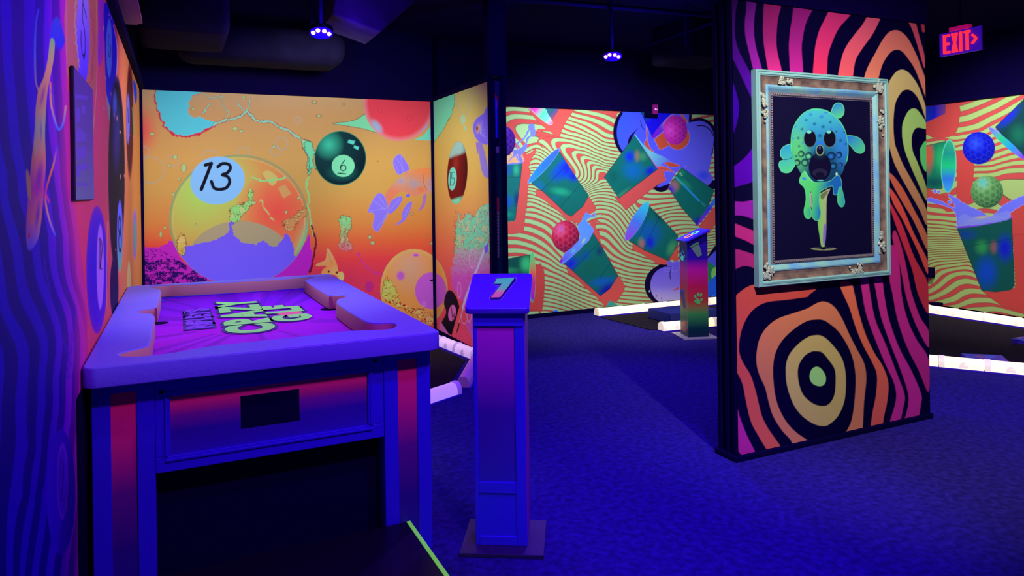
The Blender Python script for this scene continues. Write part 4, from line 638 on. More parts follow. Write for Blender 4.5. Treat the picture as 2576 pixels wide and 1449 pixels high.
# ------------------------------------------------------------------ materials in use
BLACK = mat('black_paint', (6, 0, 46), .85, .04); FLOORM = mat('carpet', (34, 24, 104), .95, .05, bump=(300, .8), noise=(28, (52, 38, 140)))
DARK = mat('dark_ceiling', (8, 0, 56), .9, .03); DUCT = mat('duct_grey', (15, 9, 32), .9, .05, noise=(5, (9, 5, 24))); FELT = mat('black_felt', (26, 20, 30), .95, .05, bump=(200, .4), noise=(30, (36, 28, 40)))
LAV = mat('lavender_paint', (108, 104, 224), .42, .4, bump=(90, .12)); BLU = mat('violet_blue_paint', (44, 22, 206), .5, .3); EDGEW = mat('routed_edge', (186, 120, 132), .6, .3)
NEON = mat('neon_green_tape', (150, 255, 90), .5, .2, emit=(120, 255, 60), es=.35); STEEL = mat('grey_steel', (150, 140, 170), .35, .5, metal=.6)
VIO = mat('violet_box', (80, 30, 190), .4, .4); MAG = mat('magenta_plastic', (130, 14, 110), .4, .4, emit=(160, 20, 140), es=.08)

def flr(px, py, z=0): return on(2, z, px, py)
ZC = 3.4
# ------------------------------------------------------------------ the room
tag(box('floor', -1.2, 10, -3, 9, -.1, 0, FLOORM), kind='structure')
tag(box('ceiling', -1.2, 10, -3, 9, ZC, ZC + .1, DARK), kind='structure')
def rows(z0, z1, n): return np.linspace(z0, z1, n)
w = tag(box('wall_left', -.45, -.335, -3, 7.8, 0, ZC, BLACK), kind='structure')
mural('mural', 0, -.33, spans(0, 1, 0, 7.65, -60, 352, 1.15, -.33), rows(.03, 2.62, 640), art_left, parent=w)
w = tag(box('wall_back', -.335, 2.62, 7.66, 7.78, 0, ZC, BLACK), kind='structure')
mural('mural', 1, 7.655, spans(1, 0, -.325, 2.61, 345, 1098, 1.3, 7.655), rows(.04, 2.62, 440), art_billiard, parent=w)
w = tag(box('wall_divider', 2.62, 2.66, 6.06, 7.95, 0, 2.64, BLACK), kind='structure')
mural('mural', 0, 2.615, spans(0, 1, 6.07, 7.645, 1090, 1232, .9, 2.615), rows(.045, 2.62, 440), art_billiard, parent=w)
w = tag(box('wall_rear', 2.66, 9.05, 7.96, 8.1, 0, ZC, BLACK), kind='structure')
mural('mural', 1, 7.95, spans(1, 0, 3.0, 8.925, 1225, 1812, 1.15, 7.95), rows(.03, 2.64, 470), art_cups, parent=w)
w = tag(box('wall_right', 8.94, 9.06, -3, 7.96, 0, ZC, BLACK), kind='structure')
mural('mural', 0, 8.93, spans(0, 1, 3.2, 7.9, 2300, 2620, 1.15, 8.93), rows(.03, 2.64, 470), art_cups2, parent=w)
YP = 3.355
# free-standing wall block with the striped print
w = tag(box('wall_pillar', 2.938, 4.648, 3.205, YP, 0, 2.70, BLACK), kind='structure')
mural('mural', 1, 3.2, spans(1, 0, 2.936, 4.645, 1838, 2345, 1.3, 3.2), rows(.035, 2.698, 860), art_pillar, parent=w)
for i, (y0, y1) in enumerate(((3.205, 3.235), (3.265, 3.295), (YP - .03, YP))): b = box('corner_strip', 2.922, 2.938, y0, y1, 0, 2.70, BLACK, w, .004)
box('base_board', 2.905, 4.66, 3.185, YP + .015, 0, .033, BLACK, w, .006)
tag(box('trim_1', 2.90, 4.66, 3.19, YP + .02, 2.70, ZC, DARK), kind='structure')
# black trims
def trim(n, *a, bevel=.004): return tag(box(f'trim_{n}', *a, BLACK, None, bevel), kind='structure')
trim(2, -.335, -.305, 7.625, 7.655, 0, 2.62); trim(3, 2.585, 2.615, 7.625, 7.655, 0, 2.62)
trim(4, -.335, 2.62, 7.62, 7.66, 2.62, 2.665); trim(5, 2.59, 2.66, 6.06, 7.62, 2.62, 2.665); trim(6, 2.66, 8.93, 7.9, 7.96, 2.64, 2.69); trim(7, 8.88, 8.94, -3, 7.9, 2.64, 2.69); trim(8, -.335, -.29, -3, 7.62, 2.62, 2.68)
trim(12, -.329, -.3255, 2.85, 5.5, 0, .905); trim(9, 2.603, 2.657, 6.0, 6.06, 0, 2.62); trim(10, 2.715, 2.768, 6.0, 6.06, 0, 2.66); trim(11, 2.587, 2.768, 5.98, 6.1, 2.66, ZC)  # trim_12 is an added black sheet keeping the wall beside the table dark
tag(box('baseboard_rear', 2.66, 8.93, 7.93, 7.955, 0, .05, BLACK), kind='structure'); tag(box('baseboard_back', -.33, 2.6, 7.63, 7.655, 0, .06, BLACK), kind='structure'); tag(box('baseboard_divider', 2.592, 2.614, 6.07, 7.63, 0, .055, BLACK), kind='structure')
def art_sliver(x, y, P):
    A = Art(x, y, (14, 70, 66)); A.tf(1180, 180, 2.7833); A.poly([(150, 60), (200, 60), (200, 150), (150, 150)], (30, 70, 80), 0); A.poly([(158, 120), (200, 180), (200, 260), (158, 150)], (170, 60, 60), 0)
    A.poly([(150, 60), (160, 145), (195, 205), (198, 470), (166, 460), (150, 460)], (60, 84, 240), 0); A.poly([(150, 465), (210, 465), (210, 520), (150, 520)], (9, 4, 40), 0)
    A.poly([(150, 522), (210, 528), (210, 570), (150, 570)], GRN, 0); A.poly([(150, 878), (210, 884), (210, 985), (150, 985)], RED, 0)
    for i in range(14): A.poly([(150, 985 + i * 23), (210, 985 + i * 23), (210, 1001 + i * 23), (150, 1001 + i * 23)], GRN, 0); A.poly([(150, 1001 + i * 23), (210, 1001 + i * 23), (210, 1008 + i * 23), (150, 1008 + i * 23)], (150, 60, 50), 0)
    return A.c
w = tag(box('wall_panel', 2.657, 2.715, 6.011, 6.06, 0, 2.62, BLACK), kind='structure')
mural('mural', 1, 6.008, np.linspace(2.657, 2.715, 20), rows(.04, 2.62, 500), art_sliver, parent=w)

# ------------------------------------------------------------------ pool-style putting table
XL, XR, YF, YB, ZT = -.325, 1.035, 2.95, 5.52, .985
T = empty('pool_table', (.35, 4.2, 0)); tag(T, 'lavender pool-style putting table with raised rails and a purple printed playing surface', 'game table')
def part(o, root): return attach(o, root)
inner = [(320, 618), (345, 604), (480, 572), (528, 548), (545, 460), (560, 370), (538, 346), (452, 336), (440, 327), (558, 305), (578, 296), (600, 205), (595, 181), (562, 173), (512, 161), (560, 152), (650, 147), (750, 148), (1000, 135), (1300, 118), (1460, 107), (1600, 96), (1634, 100), (1590, 114), (1582, 128), (1720, 215), (1760, 222), (1838, 222), (1850, 232), (1798, 248), (1790, 265), (1812, 292), (1960, 385), (2010, 405), (2060, 410), (2150, 407), (2192, 418), (2180, 436), (2130, 450), (1950, 458), (1800, 467), (1500, 505), (1100, 545), (900, 570), (700, 606), (520, 628), (400, 634), (335, 630)]
IN = [on(2, ZT, 180 + u / 2.6833, 660 + v / 2.6833)[:2] for u, v in inner]
IN = [(min(max(p[0], XL + .06), XR - .06), min(p[1], YB - .07)) for p in IN]
def rrect(x0, x1, y0, y1, r, n=6):
    out = []
    for cx, cy, a in ((x1 - r, y1 - r, 0), (x0 + r, y1 - r, 90), (x0 + r, y0 + r, 180), (x1 - r, y0 + r, 270)):
        for k in range(n + 1): t = math.radians(a + 90 * k / n); out.append((cx + r * math.cos(t), cy + r * math.sin(t)))
    return out
def plate(name, loops, z0, z1, m, bevel=.006):
    cu = bpy.data.curves.new(name, 'CURVE'); cu.dimensions = '2D'; cu.fill_mode = 'BOTH'; cu.extrude = (z1 - z0) / 2 - bevel; cu.bevel_depth = bevel; cu.bevel_resolution = 2; cu.offset = -bevel
    for L in loops:
        s = cu.splines.new('POLY'); s.points.add(len(L) - 1); s.use_cyclic_u = True
        for i, p in enumerate(L): s.points[i].co = (p[0], p[1], 0, 1)
    o = bpy.data.objects.new(name, cu); C.objects.link(o); bpy.context.view_layer.update()
    me = bpy.data.meshes.new_from_object(o.evaluated_get(bpy.context.evaluated_depsgraph_get())); bpy.data.objects.remove(o); bpy.data.curves.remove(cu)
    me.transform(Matrix.Translation((0, 0, (z0 + z1) / 2))); me.materials.clear(); return link(name, me, m)
part(plate('table_rail', [rrect(XL, XR, YF, YB, .05), smooth(IN, 3).tolist()], .908, ZT, LAV), T)
# routed edge strip just inside the opening
b = MB(); S_ = smooth(IN, 3); cen = S_.mean(0)
def inset(P, d):
    P = np.array(P); a = np.roll(P, -1, 0) - np.roll(P, 1, 0); L = np.hypot(a[:, 0], a[:, 1]) + 1e-9; nrm = np.stack([-a[:, 1], a[:, 0]], 1) / L[:, None]
    ar = .5 * np.sum(P[:, 0] * np.roll(P[:, 1], -1) - np.roll(P[:, 0], -1) * P[:, 1]); return P + nrm * d * (1 if ar > 0 else -1)
o1, o2 = inset(S_, -.001), inset(S_, .0035)
b.loft([[(p[0], p[1], z) for p in q] for q, z in ((o1, .905), (o1, ZT - .004), (o2, ZT - .012), (o2, .905))] , cap=False)
part(b.build('routed_edge', EDGEW, None, smooth=True), T)
def art_field(x, y, P):
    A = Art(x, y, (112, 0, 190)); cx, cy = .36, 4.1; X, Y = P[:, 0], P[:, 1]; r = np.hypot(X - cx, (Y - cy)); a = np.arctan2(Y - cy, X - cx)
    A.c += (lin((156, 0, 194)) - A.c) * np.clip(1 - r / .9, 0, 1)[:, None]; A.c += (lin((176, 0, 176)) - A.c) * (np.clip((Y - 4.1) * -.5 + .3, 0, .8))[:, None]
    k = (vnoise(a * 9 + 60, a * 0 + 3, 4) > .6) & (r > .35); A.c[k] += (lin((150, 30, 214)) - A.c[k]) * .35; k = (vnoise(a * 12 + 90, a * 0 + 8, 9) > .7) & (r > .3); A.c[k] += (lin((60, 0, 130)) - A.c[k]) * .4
    k = (abs(X - .36) < .36) & (abs(Y - 4.15) < .52); return A.c
gx = np.linspace(XL + .05, XR - .05, 240); gy = np.linspace(YF + .05, YB - .05, 330); GX, GY = np.meshgrid(gx, gy, indexing='ij'); PP = np.stack([GX, GY, np.full(GX.shape, .9)], -1)
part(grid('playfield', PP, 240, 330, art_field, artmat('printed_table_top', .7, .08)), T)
part(box('table_body', XL + .06, XR - .06, YF + .12, YB - .08, .60, .897, BLACK), T)
def discs(px, py, r, z=.9005):
    p = on(2, .9, px, py); b = MB(); b.prism([(p[0] + r * math.cos(t * math.pi / 12), p[1] + r * math.sin(t * math.pi / 12)) for t in range(24)], z, z + .001); return part(b.build('cup_hole', BLACK), T)
discs(180 + 1742 / 2.6833, 660 + 316 / 2.6833, .055); discs(180 + 595 / 2.6833, 660 + 411 / 2.6833, .045); discs(180 + 1535 / 2.6833, 660 + 165 / 2.6833, .05)
# lettering lying on the playing surface, reading away from the viewer
def text(name, s, size, M, m, ext=.0006, off=0, parent=None, sx=1.0, sp=1.0, shear=0):
    cu = bpy.data.curves.new(name, 'FONT'); cu.body = s; cu.size = size; cu.extrude = ext; cu.offset = off; cu.align_x = 'CENTER'; cu.align_y = 'CENTER'; cu.space_character = sp; cu.shear = shear
    o = bpy.data.objects.new(name, cu); C.objects.link(o); bpy.context.view_layer.update()
    me = bpy.data.meshes.new_from_object(o.evaluated_get(bpy.context.evaluated_depsgraph_get())); bpy.data.objects.remove(o); bpy.data.curves.remove(cu)
    me.transform(M @ Matrix.Diagonal((sx, 1, 1, 1))); me.materials.clear(); o = link(name, me, m)
    return part(o, parent) if parent is not None else o
LIME = mat('lime_print', (130, 240, 110), .5, .3); INK = mat('indigo_ink', (26, 6, 110), .5, .3); PURP = mat('violet_print', (112, 20, 196), .5, .3); BALLP = mat('orange_print', (226, 90, 130), .5, .3)
def TM(px, py, z): p = on(2, .9, 180 + px / 2.6833, 660 + py / 2.6833); return Matrix.Translation((p[0], p[1], z)) @ Matrix.Rotation(math.radians(90), 4, 'Z')
def word(s, px, py, size, sx, m, off, w, sp=.95):
    text('lettering_outline', s, size, TM(px, py, .9025), INK, .0008, off + w, T, sx, sp); text('lettering', s, size, TM(px, py, .9045), m, .0008, off, T, sx, sp)
word("CRAZY", 1175, 358, .30, 1.14, LIME, .017, .016, 1.1); word("G", 1503, 377, .26, 1.12, LIME, .017, .016, 1.1); word("LF", 1434, 318, .26, 1.12, LIME, .017, .016, 1.1); word("RIPLEY'S", 865, 380, .165, 1.25, PURP, .010, .013)
pB = on(2, .9, 180 + 1420 / 2.6833, 660 + 344 / 2.6833); gB = TM(1470, 342, 0).translation
b = MB(); b.prism([(gB[0] + .085 * math.cos(t * math.pi / 12), gB[1] - .03 + .085 * math.sin(t * math.pi / 12)) for t in range(24)], .901, .9032); part(b.build('lettering_outline', INK), T)
b = MB(); b.prism([(gB[0] + .07 * math.cos(t * math.pi / 12), gB[1] - .03 + .07 * math.sin(t * math.pi / 12)) for t in range(24)], .9032, .9048); part(b.build('golf_ball_print', BALLP), T)
# legs and aprons
LEGG = zgrad('leg_panel_print', [(0, (36, 20, 150)), (.3, (50, 14, 130)), (.55, (110, 24, 130)), (.8, (240, 50, 120)), (1, (255, 60, 110))], 0, .87)
APG = zgrad('apron_panel_print', [(0, (50, 30, 170)), (.4, (50, 20, 150)), (.65, (130, 30, 140)), (.85, (244, 64, 124)), (1, (255, 70, 124))], .59, .82)
def leg(x0, x1, y0, y1, flip):
    z1 = .905; b = MB(); d = .016; s = .062
    b.box(x0 + d, x1 - d, y0 + d, y1 - d, 0, z1)
    for (a0, a1) in ((x0, x0 + s), (x1 - s, x1)):
        b.box(a0, a1, y0, y0 + .03, 0, z1); b.box(a0, a1, y1 - .03, y1, 0, z1)
    b.box(x0 + s, x1 - s, y0, y0 + .02, z1 - .045, z1); b.box(x0 + s, x1 - s, y1 - .02, y1, z1 - .045, z1)
    for xx in (x0, x1 - .02): b.box(xx, xx + .02, y0 + .03, y0 + .06, 0, z1); b.box(xx, xx + .02, y1 - .06, y1 - .03, 0, z1)
    o = part(b.build('leg', BLU, None, .002, 1), T)
    p = box('inset_panel', x0 + s, x1 - s, y0 + .008, y0 + .015, 0, z1 - .045, LEGG); attach(p, o); return o
for a in ((-.305, -.095, 3.05, 3.25, 0), (.80, 1.012, 3.05, 3.25, 1), (-.305, -.095, 5.22, 5.42, 0), (.80, 1.012, 5.22, 5.42, 1)): leg(*a)
b = MB(); x0, x1, z0, z1, y0 = -.094, .799, .532, .905, 3.055; px0, px1, pz0, pz1 = -.042, .730, .592, .822
b.box(x0, x1, y0, y0 + .03, z0, pz0); b.box(x0, x1, y0, y0 + .03, pz1, z1); b.box(x0, px0, y0, y0 + .03, pz0, pz1); b.box(px1, x1, y0, y0 + .03, pz0, pz1)
b.box(px0 - .02, px1 + .02, y0 - .008, y0, pz0 - .02, pz0 - .008); b.box(px0 - .02, px1 + .02, y0 - .008, y0, pz1 + .008, pz1 + .02); b.box(px0 - .02, px0 - .008, y0 - .008, y0, pz0, pz1); b.box(px1 + .008, px1 + .02, y0 - .008, y0, pz0, pz1)
ap = part(b.build('apron', BLU, None, .003, 2), T)
sx0, sx1, sz0, sz1 = .214, .444, .652, .785; b = MB(); yy = y0 + .014
b.box(px0, px1, yy, yy + .012, pz0, sz0); b.box(px0, px1, yy, yy + .012, sz1, pz1); b.box(px0, sx0, yy, yy + .012, sz0, sz1); b.box(sx1, px1, yy, yy + .012, sz0, sz1)
attach(b.build('inset_panel', APG), ap); attach(box('ball_slot', sx0, sx1, yy + .02, yy + .09, sz0, sz1, mat('deep_black', (4, 2, 12), .9, 0)), ap)
for px, py in ((406, 986), (943, 908)):
    p = on(1, y0, px, py); b = MB(); b.tube([(p[0], y0 - .004, p[2]), (p[0], y0 + .01, p[2])], .008, 12); attach(b.build('bolt', BLACK), ap)
for nm, xx in (('side_apron', XL + .03), ('side_apron', XR - .06)): part(box(nm, xx, xx + .03, 3.25, 5.22, .56, .905, BLU), T)
part(box('rear_apron', -.094, .799, 5.38, 5.41, .56, .905, BLU), T)
part(box('lower_panel', -.094, .80, 3.17, 3.19, 0, .62, BLACK), T)
# ------------------------------------------------------------------ black step with neon edge
S = empty('step_platform', (.3, 2.4, 0)); tag(S, 'low black step in front of the pool-style table with a neon green edge line', 'step')
part(box('deck', -.325, .888, 1.5, 3.035, 0, .15, mat('step_black', (12, 8, 30), .45, .4), None, .003), S); part(box('edge_tape', .888, .905, 1.5, 3.035, .0, .151, NEON, None, .001), S)

# ------------------------------------------------------------------ hole seven marker post
a7 = math.radians(-30); c7 = Vector((1.332, 2.970, 0)); M7 = Matrix.Translation(c7) @ Matrix.Rotation(a7, 4, 'Z')
N7 = empty('hole_marker'); N7.matrix_world = M7; bpy.context.view_layer.update()
tag(N7, 'violet-blue hole marker post with a sloped lid showing the number 7', 'marker post')
def lp(o, root): o.parent = root; return o
lp(box('base_plate', -.185, .185, -.165, .165, 0, .018, mat('plate_dark', (40, 26, 70), .5, .4), None, .003), N7)
PG = zgrad('post_panel_print', [(0, (44, 30, 170)), (.45, (60, 14, 150)), (.75, (150, 16, 176)), (1, (180, 24, 184))], .25, 1.05)
x0, x1, y0, y1 = -.122, .108, -.092, .115
b = MB(); b.box(x0, x1, y0 + .012, y1, .018, 1.085)
b.box(x0, x0 + .018, y0, y0 + .02, .018, 1.075); b.box(x1 - .045, x1, y0, y0 + .02, .018, 1.075)
for z0, z1 in ((.018, .06), (.25, .302), (1.04, 1.075)): b.box(x0 + .018, x1 - .045, y0, y0 + .02, z0, z1)
lp(b.build('column', BLU, None, .003, 2), N7)
lp(box('inset_panel', x0 + .018, x1 - .045, y0 + .006, y0 + .011, .302, 1.04, PG), N7); lp(box('inset_panel', x0 + .018, x1 - .045, y0 + .006, y0 + .011, .06, .25, BLU), N7)
lp(box('side_panel', x1 + .0, x1 + .004, y0 + .02, y1 - .02, .05, 1.05, mat('pink_side', (130, 50, 150), .5, .3)), N7)
# sloped lid
def lid(root, W0, W1, D0, D1, zf, zb, axis, m, th=.03, r=.02):
    ang = math.atan2(zb - zf, D1 - D0); L = math.hypot(D1 - D0, zb - zf)
    b = MB(); b.prism(rrect(W0, W1, 0, L, r, 4), -th, 0)
    if axis == 'y': M = Matrix.Translation((0, D0, zf)) @ Matrix.Rotation(ang, 4, 'X')
    else: M = Matrix.Rotation(math.radians(-90), 4, 'Z') @ Matrix.Translation((0, D0, zf)) @ Matrix.Rotation(ang, 4, 'X')
    o = lp(b.build('lid', m, None, .006, 3, True, M=M), root); return M
LM = lid(N7, -.152, .135, -.135, .15, 1.083, 1.205, 'y', mat('lid_violet', (84, 26, 236), .3, .5))
b = MB(); b.box(-.118, .104, -.10, .11, 1.0, 1.02); v_ = [(-.118, -.10, 1.02), (.104, -.10, 1.02), (.104, .112, 1.02), (-.118, .112, 1.02)]; t_ = [(-.118, -.10, 1.055), (.104, -.10, 1.055), (.104, .112, 1.15), (-.118, .112, 1.15)]; b.loft([v_, t_]); lp(b.build('lid_support', BLU), N7)
def planehit(Mw, px, py):
    """photo pixel -> point in the local frame of a printed face (its z = 0 plane)"""
    k = M3.T @ np.array([(px - CX) / F, (py - CY) / F, 1.0]); I = Mw.inverted(); o_ = I @ Vector(EYE); d_ = I.to_3x3() @ Vector(k); t = -o_.z / d_.z; return (o_ + d_ * t)
def decal(name, pts, Mw, m, root, h0, h1, sm=0):
    q = [planehit(Mw, *p) for p in pts]; q = [(p.x, p.y) for p in q]
    if sm: q = smooth(q, sm).tolist()
    if sum(q[i][0] * q[(i + 1) % len(q)][1] - q[(i + 1) % len(q)][0] * q[i][1] for i in range(len(q))) < 0: q = q[::-1]
    b = MB(); b.prism(q, h0, h1); o = b.build(name, m, M=Mw); return attach(o, root)
W7 = M7 @ LM; Z7 = lambda L: [(1100 + u / 6.587, 640 + v / 6.587) for u, v in L]
sev = [(985, 408), (1282, 394), (1040, 716), (888, 720), (1068, 492), (942, 492)]
decal('number_outline', Z7([(968, 392), (1318, 376), (1322, 430), (1050, 762), (870, 762), (856, 716), (1010, 530), (912, 514)]), W7, mat('halo_violet', (130, 70, 246), .4, .3), N7, .0002, .0008)
decal('number_shadow', Z7([(972, 400), (1292, 386), (1306, 432), (1046, 752), (884, 756), (872, 716), (1040, 512), (926, 505)]), W7, INK, N7, .0009, .0014)
decal('number_seven', Z7(sev), W7, zgrad('seven_print', [(0, (250, 110, 150)), (.3, (240, 140, 140)), (.5, (120, 240, 150)), (1, (90, 255, 160))], 1.118, 1.182), N7, .0015, .0022)

# ------------------------------------------------------------------ hole marker with the colour blend
a8 = math.radians(-17.2); w8 = .227; u8 = Vector((math.cos(a8), math.sin(a8), 0)); v8 = Vector((-math.sin(a8), math.cos(a8), 0)); c8 = Vector((4.876, 6.036, 0)) + (u8 + v8) * w8 / 2
M8 = Matrix.Translation(c8) @ Matrix.Rotation(a8, 4, 'Z'); N8 = empty('hole_marker'); N8.matrix_world = M8; bpy.context.view_layer.update()
tag(N8, 'rainbow-blended hole marker post with paw prints standing before the cup mural', 'marker post')
lp(box('base_plate', -.19, .19, -.2, .19, 0, .015, mat('plate_pale', (130, 116, 150), .4, .5), None, .003), N8)
RB = zgrad('rainbow_blend', [(0, (10, 30, 70)), (.1, (12, 60, 76)), (.24, (70, 160, 84)), (.36, (206, 60, 56)), (.5, (206, 26, 84)), (.66, (190, 20, 150)), (.77, (40, 10, 150)), (1, (30, 10, 130))], 0, 1.1, .35)
h = w8 / 2; b = MB(); b.loft([[(-h, -h, .015), (h, -h, .015), (h, h, .015), (-h, h, .015)], [(-h, -h, 1.025), (h, -h, 1.125), (h, h, 1.125), (-h, h, 1.025)]]); lp(b.build('column', RB, None, .003, 2), N8)
ang = math.atan2(.1, .227)
b = MB(); b.prism(rrect(-.15, .15, -.14, .14, .015, 4), 0, .025); L8 = Matrix.Translation((0, 0, 1.078)) @ Matrix.Rotation(-ang, 4, 'Y'); lp(b.build('lid', mat('lid_blue', (40, 20, 200), .35, .5), None, .004, 2, True, M=L8), N8)
T8 = M8 @ L8 @ Matrix.Translation((0, 0, .025)); z6_ = lambda L: [(1640 + u / 4.261, 540 + v / 4.261) for u, v in L]
def eye_ring(cx, cy, r, m, h):
    p = [(T8.inverted() @ (T8 @ Vector((cx + r * math.cos(t * math.pi / 10), cy + r * math.sin(t * math.pi / 10), 0)))) for t in range(20)]
    b = MB(); b.prism([(q.x, q.y) for q in p], h, h + .0008); attach(b.build('number_eight', m, M=T8), N8)
G8 = mat('aqua_print', (90, 230, 190), .4, .3); P8 = mat('coral_print', (240, 120, 120), .4, .3)
eye_ring(.035, .0, .05, G8, .0003); eye_ring(-.045, .0, .056, P8, .0003); eye_ring(.035, 0, .022, INK, .0015); eye_ring(-.045, 0, .024, INK, .0015)
FR = M8 @ Matrix.Translation((0, -h, 0)) @ Matrix.Rotation(math.radians(90), 4, 'X'); LF = M8 @ Matrix.Translation((-h, 0, 0)) @ Matrix.Rotation(math.radians(-90), 4, 'Z') @ Matrix.Rotation(math.radians(90), 4, 'X')
PAWG = mat('paw_green', (110, 200, 110), .4, .3); PAWR = mat('paw_coral', (236, 84, 74), .4, .3)
def el(cx, cy, rx, ry, rot=0, n=14):
    r = math.radians(rot); return [(cx + rx * math.cos(t) * math.cos(r) - ry * math.sin(t) * math.sin(r), cy + rx * math.cos(t) * math.sin(r) + ry * math.sin(t) * math.cos(r)) for t in [k * 2 * math.pi / n for k in range(n)]]
def paw(cx, cy, s, sy, Mw, m, flip=1):
    for dx, dy, rx, ry, ro in ((-34, -8, 12, 20, -15), (-2, -32, 15, 24, 5), (28, -28, 12, 24, 8), (34, 24, 13, 18, 15)):
        decal('paw_toe', z6_(el(cx + dx * s, cy + flip * dy * sy, rx * s, ry * sy, ro)), Mw, m, N8, .0005, .0015)
    decal('paw_pad', z6_([(cx - 45 * s, cy + flip * 40 * sy), (cx - 18 * s, cy + flip * 12 * sy), (cx + 6 * s, cy + flip * 14 * sy), (cx + 22 * s, cy + flip * 50 * sy), (cx + 14 * s, cy + flip * 70 * sy), (cx - 20 * s, cy + flip * 64 * sy)]), Mw, m, N8, .0005, .0015, 3)
paw(498, 888, 1, 1, FR, PAWG); paw(328, 425, .5, 1.0, LF, G8); paw(350, 1205, .55, 1.0, LF, PAWR, -1)
decal('cup_print', z6_([(412, 345), (498, 294), (538, 432), (490, 458)]), FR, mat('cup_print', (90, 110, 110), .4, .4), N8, .0005, .0015); decal('cup_print_rim', z6_([(408, 340), (455, 308), (500, 292), (502, 304), (455, 330), (414, 352)]), FR, PAWG, N8, .0016, .0022)
decal('bag_print', z6_([(302, 815), (345, 805), (362, 995), (338, 1000)]), LF, mat('bag_print', (24, 50, 130), .4, .4), N8, .0005, .0015); decal('bag_print_top', z6_(el(322, 812, 20, 10, -5)), LF, mat('bag_top', (30, 70, 210), .4, .4), N8, .0016, .0022)

# ------------------------------------------------------------------ framed picture on the striped wall
yf = 3.157; c = [on(1, yf, *p) for p in ((1900, 172), (2232, 200), (2244, 697), (1912, 718))]
FX0, FX1 = (c[0][0] + c[3][0]) / 2, (c[1][0] + c[2][0]) / 2; FZ0, FZ1 = (c[2][2] + c[3][2]) / 2, (c[0][2] + c[1][2]) / 2
PIC = empty('framed_picture', ((FX0 + FX1) / 2, 3.19, FZ0)); tag(PIC, 'large ornate framed picture of a melting golf ball character hung on the striped wall', 'picture')
part(box('backing_board', FX0 + .01, FX1 - .01, 3.163, 3.176, FZ0 + .01, FZ1 - .01, BLACK), PIC)
def fring(d, y): return [(FX0 + d, y, FZ0 + d), (FX1 - d, y, FZ0 + d), (FX1 - d, y, FZ1 - d), (FX0 + d, y, FZ1 - d)]
def fpart(name, prof, m):
    b = MB(); b.loft([fring(d, y) for d, y in prof], cap=False); return part(b.build(name, m), PIC)
PALE = mat('pale_gilt', (132, 176, 178), .45, .3); BRON = mat('bronze_cove', (140, 110, 98), .45, .5, noise=(14, (84, 62, 66))); SKY = mat('silver_blue', (104, 156, 206), .35, .5, noise=(10, (140, 184, 172))); BEAD = mat('dark_bead', (112, 98, 112), .45, .5)
fpart('outer_moulding', [(0, 3.176), (0, 3.137), (.004, 3.132), (.011, 3.132), (.013, 3.137), (.015, 3.132), (.026, 3.13), (.03, 3.135), (.034, 3.137)], PALE)
fpart('cove_moulding', [(.034, 3.137), (.040, 3.143), (.052, 3.148), (.066, 3.150), (.084, 3.147)], BRON)
fpart('inner_moulding', [(.084, 3.147), (.088, 3.143), (.096, 3.141), (.106, 3.145), (.116, 3.153), (.124, 3.160)], SKY)
fpart('bead_bed', [(.124, 3.160), (.128, 3.155), (.15, 3.158), (.152, 3.166)], BEAD)
b = MB()
def rope(p0, p1, r):
    n = int((Vector(p1) - Vector(p0)).length / (r * 2.3))
    for i in range(n): q = Vector(p0).lerp(Vector(p1), (i + .5) / n); b.ball(q, r, u=6, v=4)
d = .138; cs = [Vector((x_, 3.153, z_)) for x_, _, z_ in fring(d, 0)]
for i in range(4): rope(cs[i], cs[(i + 1) % 4], .0062)
part(b.build('beading', BEAD, None, smooth=True), PIC)
cx_ = np.linspace(FX0 + .15, FX1 - .15, 250); cz_ = np.linspace(FZ0 + .15, FZ1 - .15, 380); GX, GZ = np.meshgrid(cx_, cz_, indexing='ij')
part(grid('canvas', np.stack([GX, np.full(GX.shape, 3.157), GZ], -1), 250, 380, art_picture, artmat('printed_canvas', .5, .3)), PIC)
rs = random.Random(5)
def ornament(px, py, w_, h_):
    p = on(1, 3.15, px, py); b = MB()
    for i in range(9):
        cx, cz = p[0] + rs.uniform(-w_, w_) * .75, p[2] + rs.uniform(-h_, h_) * .75; r0 = rs.uniform(.4, .9) * min(w_, h_) * .7; a0 = rs.uniform(0, 6.3); s_ = rs.choice((-1, 1))
        pts = []; rad = []
        for k in range(12): t = k / 11; rr = r0 * (1 - .75 * t); an = a0 + s_ * t * 5; pts.append((cx + rr * math.cos(an), 3.137 - .004 * t, cz + rr * math.sin(an))); rad.append(.0095 * (1 - .55 * t))
        b.tube(pts, rad, 6)
    for i in range(7): b.ball(Vector((p[0] + rs.uniform(-w_, w_), 3.139, p[2] + rs.uniform(-h_, h_))), rs.uniform(.007, .013), sy=.7, u=8, v=6)
    part(b.build('ornament', PALEB, None, smooth=True), PIC)
PALEB = mat('carved_bronze', (176, 176, 164), .4, .5)
for q in ((1980, 205, .075, .028), (2212, 218, .045, .04), (1924, 265, .03, .1), (2219, 305, .028, .09), (1936, 682, .05, .045), (2163, 676, .085, .03), (2222, 610, .024, .10)): ornament(*q)

PIC.location.y += .022
